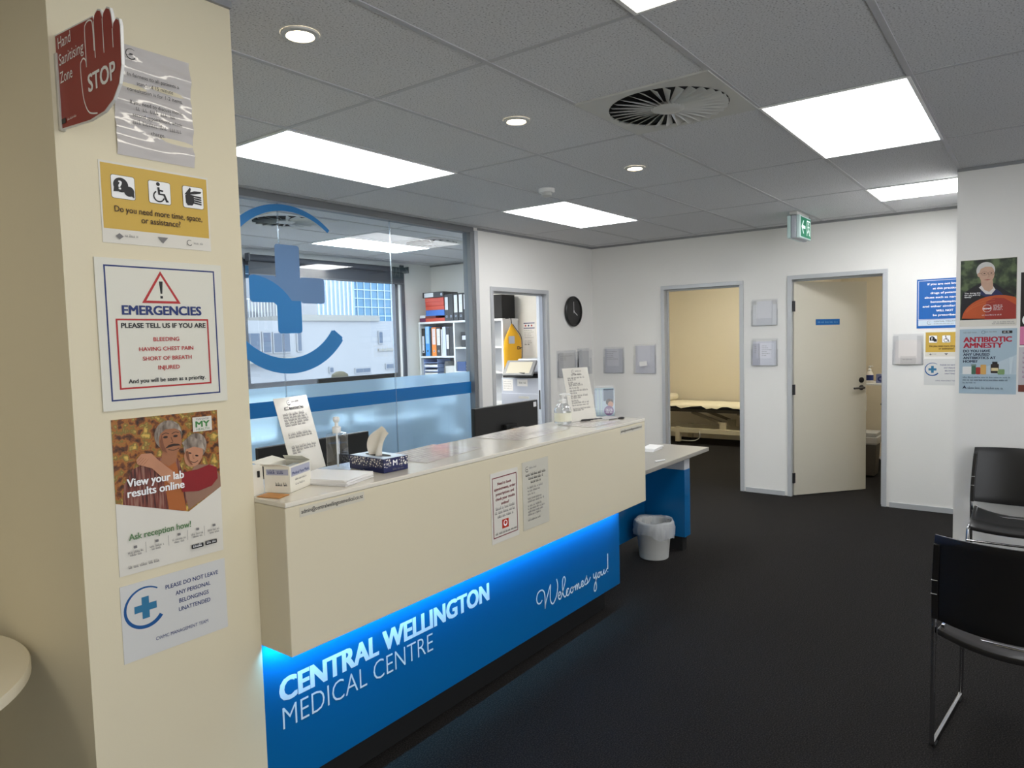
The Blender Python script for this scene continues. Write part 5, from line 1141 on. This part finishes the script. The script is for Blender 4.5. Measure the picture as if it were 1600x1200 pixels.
for i, u in enumerate((.03, .075, .12)): a.ell('small_mark', (RED, NAVY, RED)[i], u+.01, .36, .011)
for i in range(7): a.words('small_print', GREYINK, .02, .165, .30-.022*i-(.02 if i > 4 else 0), .007, 'l', random.uniform(.5, 1))
a.words('bold_line', INK, .02, .09, .125, .014); a.done()
# office desk under the window, desk behind the film, chairs, monitors
DT = mat('office_desk_white', S(188, 186, 184), .4)
def desk(x0, x1, y0, y1, label):
    t = thing('office_desk', ((x0+x1)/2, (y0+y1)/2, 0), label, 'desk'); m = M(); m.box(x0, x1, y0, y1, .71, .74); m.build('desktop', DT, t, bevel=.003)
    for x in (x0+.05, x1-.08):
        m = M(); m.box(x, x+.03, y0+.04, y1-.04, 0, .7095); m.build('leg', GREYPL, t)
desk(2.6, 6.2, 5.42, 6.5, 'long white desk under the office window, behind the frosted film')
desk(4.75, 6.2, 4.34, 4.95, 'white desk against the glass, blurred by the frosted film') if 0 else None
monitor('monitor', 4.33, 5.36, 5.60, .87, 1.262, 'wide monitor on the office desk, only its top edge above the film', face=1, stick=False, base_z=.741)
t = thing('laptop', (5.72, 5.95, .741), 'dark laptop on the office desk near the shelf unit, behind the film', 'laptop')
m = M(); m.box(5.52, 5.88, 5.80, 6.06, .7411, .758); m.build('keyboard_base', BLACK, t, bevel=.003)
m = M(); m.bar((5.70, 5.80, .76), (5.70, 5.74, 1.01), .36, .012, (0, 1, 0)); m.build('screen_lid', BLACK, t)
monitor('monitor', 5.56, 5.98, 5.47, .98, 1.242, 'small monitor on the office desk beside the shelf unit, behind the film', stick=False, base_z=.741) if 0 else None
def office_chair(x, y, rz, label):
    r = thing('office_chair', (0, 0, 0), label, 'office chair'); FAB = mat('charcoal_fabric', S(40, 42, 48), .85, bump=.2, bscale=300)
    m = M(); m.box(-.24, .24, -.24, .24, .44, .53); m.build('seat', FAB, r, bevel=.035, seg=3, smooth=True)
    m = M(); m.loft([[(-.25+.02-.05*(1-(s/.23)**2)*1+e, s, z) for s, e in [(-w_, 0), (-w_*.5, 0), (0, 0), (w_*.5, 0), (w_, 0), (w_, .05), (w_*.5, .05), (0, .05), (-w_*.5, .05), (-w_, .05)]] for z, w_ in ((.62, .19), (.68, .225), (.9, .23), (1.05, .215), (1.13, .17), (1.16, .10))]); m.build('backrest', FAB, r, bevel=.008, smooth=True)
    m = M(); m.bar((-.20, 0, .45), (-.285, 0, .75), .06, .025, (0, 1, 0)); m.build('back_bar', MATTBLACK, r); m = M(); m.tube([(0, 0, .08), (0, 0, .44)], .028, 14); m.build('gas_column', MATTBLACK, r)
    m = M()
    for k in range(5): a_ = 2*pi*k/5; m.bar((0, 0, .085), (.29*cos(a_), .29*sin(a_), .065), .04, .03)
    m.build('star_base', MATTBLACK, r)
    for k in range(5): a_ = 2*pi*k/5; m = M(); m.tube([(.29*cos(a_)-.02*sin(a_), .29*sin(a_)+.02*cos(a_), .03), (.29*cos(a_)+.02*sin(a_), .29*sin(a_)-.02*cos(a_), .03)], .029, 14); m.build('castor', MATTBLACK, r)
    r.location = (x, y, 0); r.rotation_euler.z = rz
office_chair(4.72, 5.35, 1.2, 'dark office chair by the office desk, its top showing above the film') if 0 else None
for x, y, rz, lab in ((3.9, 5.25, 1.2, 'dark office chair blurred by the frosted film, left'), (5.55, 4.95, 2.4, 'dark office chair blurred by the frosted film, right near the shelf unit')): office_chair(x, y, rz, lab)
t = thing('task_chair', (5.03, 6.05, 0), 'x', 'office chair') if 0 else None
m = M(); m.lathe((5.02, 6.12, .741), [(.10, .0005), (.11, .02), (.13, .42), (.10, .52), (.05, .55), (.01, .555)], 24, sy=.6); tag(m.build('cushion_roll', mat('olive_fabric', S(86, 84, 72), .8), smooth=True), 'rounded olive bundle on the window desk, just above the film edge', 'bundle')
for i, (x, y, w_, d_, h_, lab) in enumerate(((4.30, 4.60, .5, .35, .55, 'dark storage box blurred by the film, nearest the glass'), (3.30, 4.45, .42, .3, .62, 'dark storage box blurred by the film, left of the nearest one'))):
    tag(M().box(x, x+w_, y, y+d_, 0, h_+.3).build('storage_box', mat('storage_dark_%d' % i, S(54, 58, 68), .6), None, bevel=.01), lab, 'box')

# ------------------------------------------------------------------ examination room: couch
t = thing('examination_couch', (10.0, 3.9, 0), 'low examination couch with a white sheet, seen through the left doorway', 'couch')
CF = mat('couch_frame', S(206, 196, 168), .4); CX0, CX1, CY0, CY1 = 9.62, 10.24, 2.95, 4.78
m = M(); m.box(CX0, CX1, CY0, CY1, .52, .575); m.build('mattress', MATTBLACK, t, bevel=.012)
m = M(); rows = []
for i in range(25):
    y = CY0+(CY1-CY0)*i/24; dz = .006*sin(i*1.7)+.006*sin(i*.9+1); ed = .55+.018*sin(i*1.1)+.012*sin(i*2.7)
    rows.append([(CX0-.012, y, ed), (CX0-.008, y, .577), (CX0+.03, y, .588+dz*.4), (CX0+.2, y, .60+dz), (CX0+.4, y, .605-dz*.6), (CX1-.03, y, .588), (CX1+.008, y, .575), (CX1+.012, y, .55)])
m.loft(rows, False, False); m.build('sheet', mat('couch_sheet', S(238, 228, 200), .8), t, smooth='all')
m = M(); m.box(CX0+.03, CX0+.07, CY0+.02, CY1-.02, .475, .5195).box(CX1-.07, CX1-.03, CY0+.02, CY1-.02, .475, .5195); m.build('top_frame', mat('couch_dark_frame', S(70, 64, 52), .5), t)
m = M(); m.box(CX0+.05, CX0+.11, CY0+.05, CY1-.2, .165, .235).box(CX1-.11, CX1-.05, CY0+.05, CY1-.2, .165, .235); m.build('base_rail', CF, t, bevel=.004)
for x in (CX0+.05, CX1-.11):
    m = M(); m.box(x-.002, x+.062, 4.22, 4.29, .03, .245); m.build('leg', CF, t, bevel=.003); m = M(); m.box(x-.002, x+.062, CY0+.1, CY0+.17, .03, .245); m.build('leg', CF, t, bevel=.003)
for x in (CX0+.05, CX1-.11):
    for y in (4.255, CY0+.135): m = M(); m.tube([(x+.01, y, .0155), (x+.05, y, .0155)], .015, 12); m.build('castor', MATTBLACK, t)
for x in (CX0+.10, CX1-.14):
    m = M(); m.bar((x, 4.05, .47), (x, 3.62, .33), .04, .03, (1, 0, 0)); m.bar((x, 3.38, .47), (x, 3.0, .40), .04, .03, (1, 0, 0)); m.build('lift_arm', mat('couch_arm', S(128, 118, 98), .45), t)
    m = M(); m.loft([[(x-.02, y, z) for y, z in ((3.66, .34), (3.54, .34), (3.54, .235), (3.62, .235))], [(x+.02, y, z) for y, z in ((3.66, .34), (3.54, .34), (3.54, .235), (3.62, .235))]]); m.build('lift_bracket', CF, t)
m = M(); m.tube(bez([(CX0+.045, 3.92, .20), (CX0+.02, 3.90, .12), (CX0+.02, 3.96, .07), (CX0+.03, 4.05, .055), (CX0+.06, 4.2, .05)], 8), .006, 8); m.build('cable', GREYPL, t, smooth=True)
m = M(); m.box(-.2, .2, -.16, .16, 0, .09); o = m.build('pillow', mat('pillow_white', S(236, 228, 206), .8), None, bevel=.04, seg=4, smooth=True, origin=(0, 0, 0)); o.location = (9.93, 4.58, .612); tag(o, 'white pillow at the head of the examination couch', 'pillow')
struct(M().box(XF+.112, 10.359, 5.085, 5.0995, 0, .08).build('baseboard_exam', BEIGE)); struct(M().box(10.345, 10.3595, 2.101, 5.08, 0, .08).build('baseboard_exam_back', BEIGE))

# ------------------------------------------------------------------ consulting room: shelf with a bottle, bins
t = thing('wall_shelf', (8.75, 1.48, 1.0), 'white shelf with small drawers inside the open right door', 'shelf')
m = M(); m.box(8.50, 8.95, 1.20, 1.66, .985, 1.003); m.build('shelf_board', WHITE, t, bevel=.002)
for yb in (1.22, 1.62):
    m = M(); m.box(8.52, 8.93, yb, yb+.02, .80, .9845); m.build('bracket', GREYPL, t)
m = M(); m.box(8.56, 8.90, 1.58, 1.60, .62, .82) if 0 else m.box(8.53, 8.545, 1.535, 1.60, .70, .88); m.build('paper_holder', WHITE, t)
WB = mat('white_bottle', S(232, 228, 218), .3)
b_ = pump_bottle(8.60, 1.515, 1.0036, .20, .037, 'white pump bottle with a blue label on the shelf behind the open door', False, mt=WB, liquid=0)
m = M(); m.lathe((8.60, 1.515, 1.035), [(.0385, 0), (.0385, .06)], 24, cap=False); m.build('blue_label', NAVY, b_)
t = thing('glove_box', (8.68, 1.38, 1.0036), 'blue printed box on the shelf beside the white pump bottle', 'box')
m = M(); m.box(8.62, 8.74, 1.31, 1.455, 1.0036, 1.10); cb = m.build('carton', mat('lilac_carton', S(120, 128, 168), .4), t, bevel=.002); a = Art(FX(8.62, 1.455, 1.0036), cb, .0006); a.ell('print_swirl', NAVY, .05, .045, .035, .03).ell('print_swirl_pale', mat('lilac_carton', 0), .05, .045, .018, .015).ell('print_swirl', NAVY, .115, .04, .02, .03); a.done()
m = M(); m.tube(bez([(8.56, 1.36, .98), (8.55, 1.34, .90), (8.55, 1.36, .82), (8.56, 1.39, .77)], 6), .012, 8); tag(m.build('instrument_hose', STEEL, smooth=True), 'dark curved hose hanging under the shelf in the right room', 'hose')
t = thing('pedal_bin', (8.42, 1.48, 0), 'tall dark bin with a white bag behind the edge of the open door', 'bin')
m = M(); m.loft([[(8.42+a*k, 1.50+b*k, z) for a, b in ((-.13, -.11), (.13, -.11), (.13, .11), (-.13, .11))] for z, k in ((.02, .8), (.43, 1.0))]); m.build('bucket', mat('bin_taupe', S(86, 80, 72), .5), t, bevel=.01)
m = M(); m.loft([[(8.42+a*k, 1.50+b*k, z) for a, b in ((-.13, -.11), (.13, -.11), (.13, .11), (-.13, .11))] for z, k in ((.36, 1.0), (.38, 1.07), (.44, 1.08), (.445, .95))]); m.build('bag_rim', mat('bag_white', S(196, 192, 186), .5), t, bevel=.006)
m = M(); m.box(8.29, 8.55, 1.39, 1.61, .4455, .49); m.build('lid', GREYPL, t, bevel=.008)
t = thing('black_bag', (8.35, 1.25, 0), 'black bag with a white tag on the floor inside the right doorway', 'bag')
m = M(); m.loft([[(8.42+.16*k*cos(2*pi*i/16), 1.20+.13*k*sin(2*pi*i/16)+s_, z) for i in range(16)] for z, k, s_ in ((.0005, .9, 0), (.06, 1, 0), (.18, .8, -.02), (.27, .5, -.06), (.31, .2, -.09))]); m.build('bag_body', MATTBLACK, t, smooth='all')
m = M(); fr = FX(8.262, 1.345, .215, -.0).rot(.6); m.hexa([fr.p(u, v, d) for d in (0, .002) for u, v in ((0, 0), (.075, 0), (.075, .03), (0, .03))]); m.build('white_tag', PAPER, t)

# ------------------------------------------------------------------ the street outside the office window
STONE = mat('white_render', S(138, 138, 139), .8, var=.05, vscale=.5); STONE2 = mat('cream_render', S(130, 128, 122), .8, var=.06, vscale=.5); WIN = mat('far_window', S(84, 92, 104), .7, spec=.2); TOW = mat('tower_glass', S(78, 116, 140), .2, .3); MUL = mat('tower_mullion', S(196, 210, 222), .5)
def bwin(parent, y, rects, mt=WIN):
    for x0, x1, z0, z1 in rects:
        w_ = M().box(x0, x1, y-.06, y-.001, z0, z1).build('window', STONE, parent); n = max(1, round((x1-x0)/.45))
        for k in range(n): M().box(x0+.03+(x1-x0-.06)*k/n+.012, x0+.03+(x1-x0-.06)*(k+1)/n-.012, y-.07, y-.0605, z0+.04, z1-.04).build('pane', mt, w_)
t = thing('white_building', (18, 26, -6), 'white rendered building across the street, seen through the office window', 'building')
M().box(6, 23.98, 24, 34, -9, 2.55).build('walls', STONE, t); M().box(17.6, 22.0, 23.9, 34, 2.5505, 2.80).build('parapet', STONE2, t)
m = M(); m.loft([[(22.0, y, 2.551), (26.5, y, 1.85), (26.5, y, -9), (22.0, y, -9)] for y in (24.02, 33)]) if 0 else m.box(23.981, 28, 24.3, 34, -9, 2.25); m.build('side_wing', STONE, t)
m = M(); m.box(6, 17.3, 23.6, 23.999, .92, 1.12); m.build('balcony_ledge', STONE2, t)
bwin(t, 24, [(16.45, 17.25, 1.28, 2.10), (17.55, 17.8, 1.3, 2.1), (14.6, 15.9, 1.25, 2.10), (15.98, 16.38, 1.28, 2.12), (19.28, 19.56, 1.62, 2.02), (21.93, 22.2, 1.52, 2.10), (20.5, 21.4, .25, .50), (22.3, 23.6, .35, .62), (19.1, 19.35, .35, .62)])
m = M(); m.box(21.9, 23.9, 23.93, 23.999, 1.2, 1.30); m.build('string_course', STONE2, t)
t = thing('stepped_building', (16, 37, -6), 'cream building with a terrace rising behind the white one', 'building')
M().box(10, 17.0, 36, 46, -9, 3.2).build('lower_walls', STONE2, t); M().box(24.4, 28.0, 36, 46, -9, 5.6).build('tower_block', STONE, t); M().box(17.001, 24.3, 37, 46, -9, 3.6).build('middle_walls', STONE, t); M().box(10, 27.9, 36.5, 46, 3.6, 4.4).build('roof_stage', STONE2, t) if 0 else None
m = M()
for k in range(16): m.box(22.0+.2*k, 22.02+.2*k, 35.9, 35.95, 3.2, 4.2)
m.box(22.0, 25.2, 35.88, 35.97, 4.2, 4.26); m.build('terrace_railing', GREYPL, t)
t = thing('glass_tower', (56, 64, -20), 'blue glass office tower with a white grid, behind the white building', 'building')
M().box(30, 72, 60, 80, -25, 30).build('curtain_wall', TOW, t)
m = M()
for k in range(43): m.box(30+1.0*k-.03, 30+1.0*k+.03, 59.9, 59.999, -5, 29)
for k in range(34): m.box(30, 72, 59.88, 59.995, -4+.95*k-.03, -4+.95*k+.03)
m.build('white_grid', MUL, t)
t = thing('grey_tower', (40, 56, -20), 'grey ribbed tower standing left of the glass tower', 'building')
M().box(38, 46.5, 54, 58, -25, 26).build('shaft', mat('grey_ribbed', S(140, 158, 182), .4), t)
m = M()
for k in range(17): m.box(38+.5*k, 38.12+.5*k, 53.85, 53.999, -5, 26)
m.build('ribs', MUL, t)
struct(M().box(-30, 120, 7.2, 140, -10.2, -10).build('ground', mat('asphalt', S(90, 92, 94), .9)))
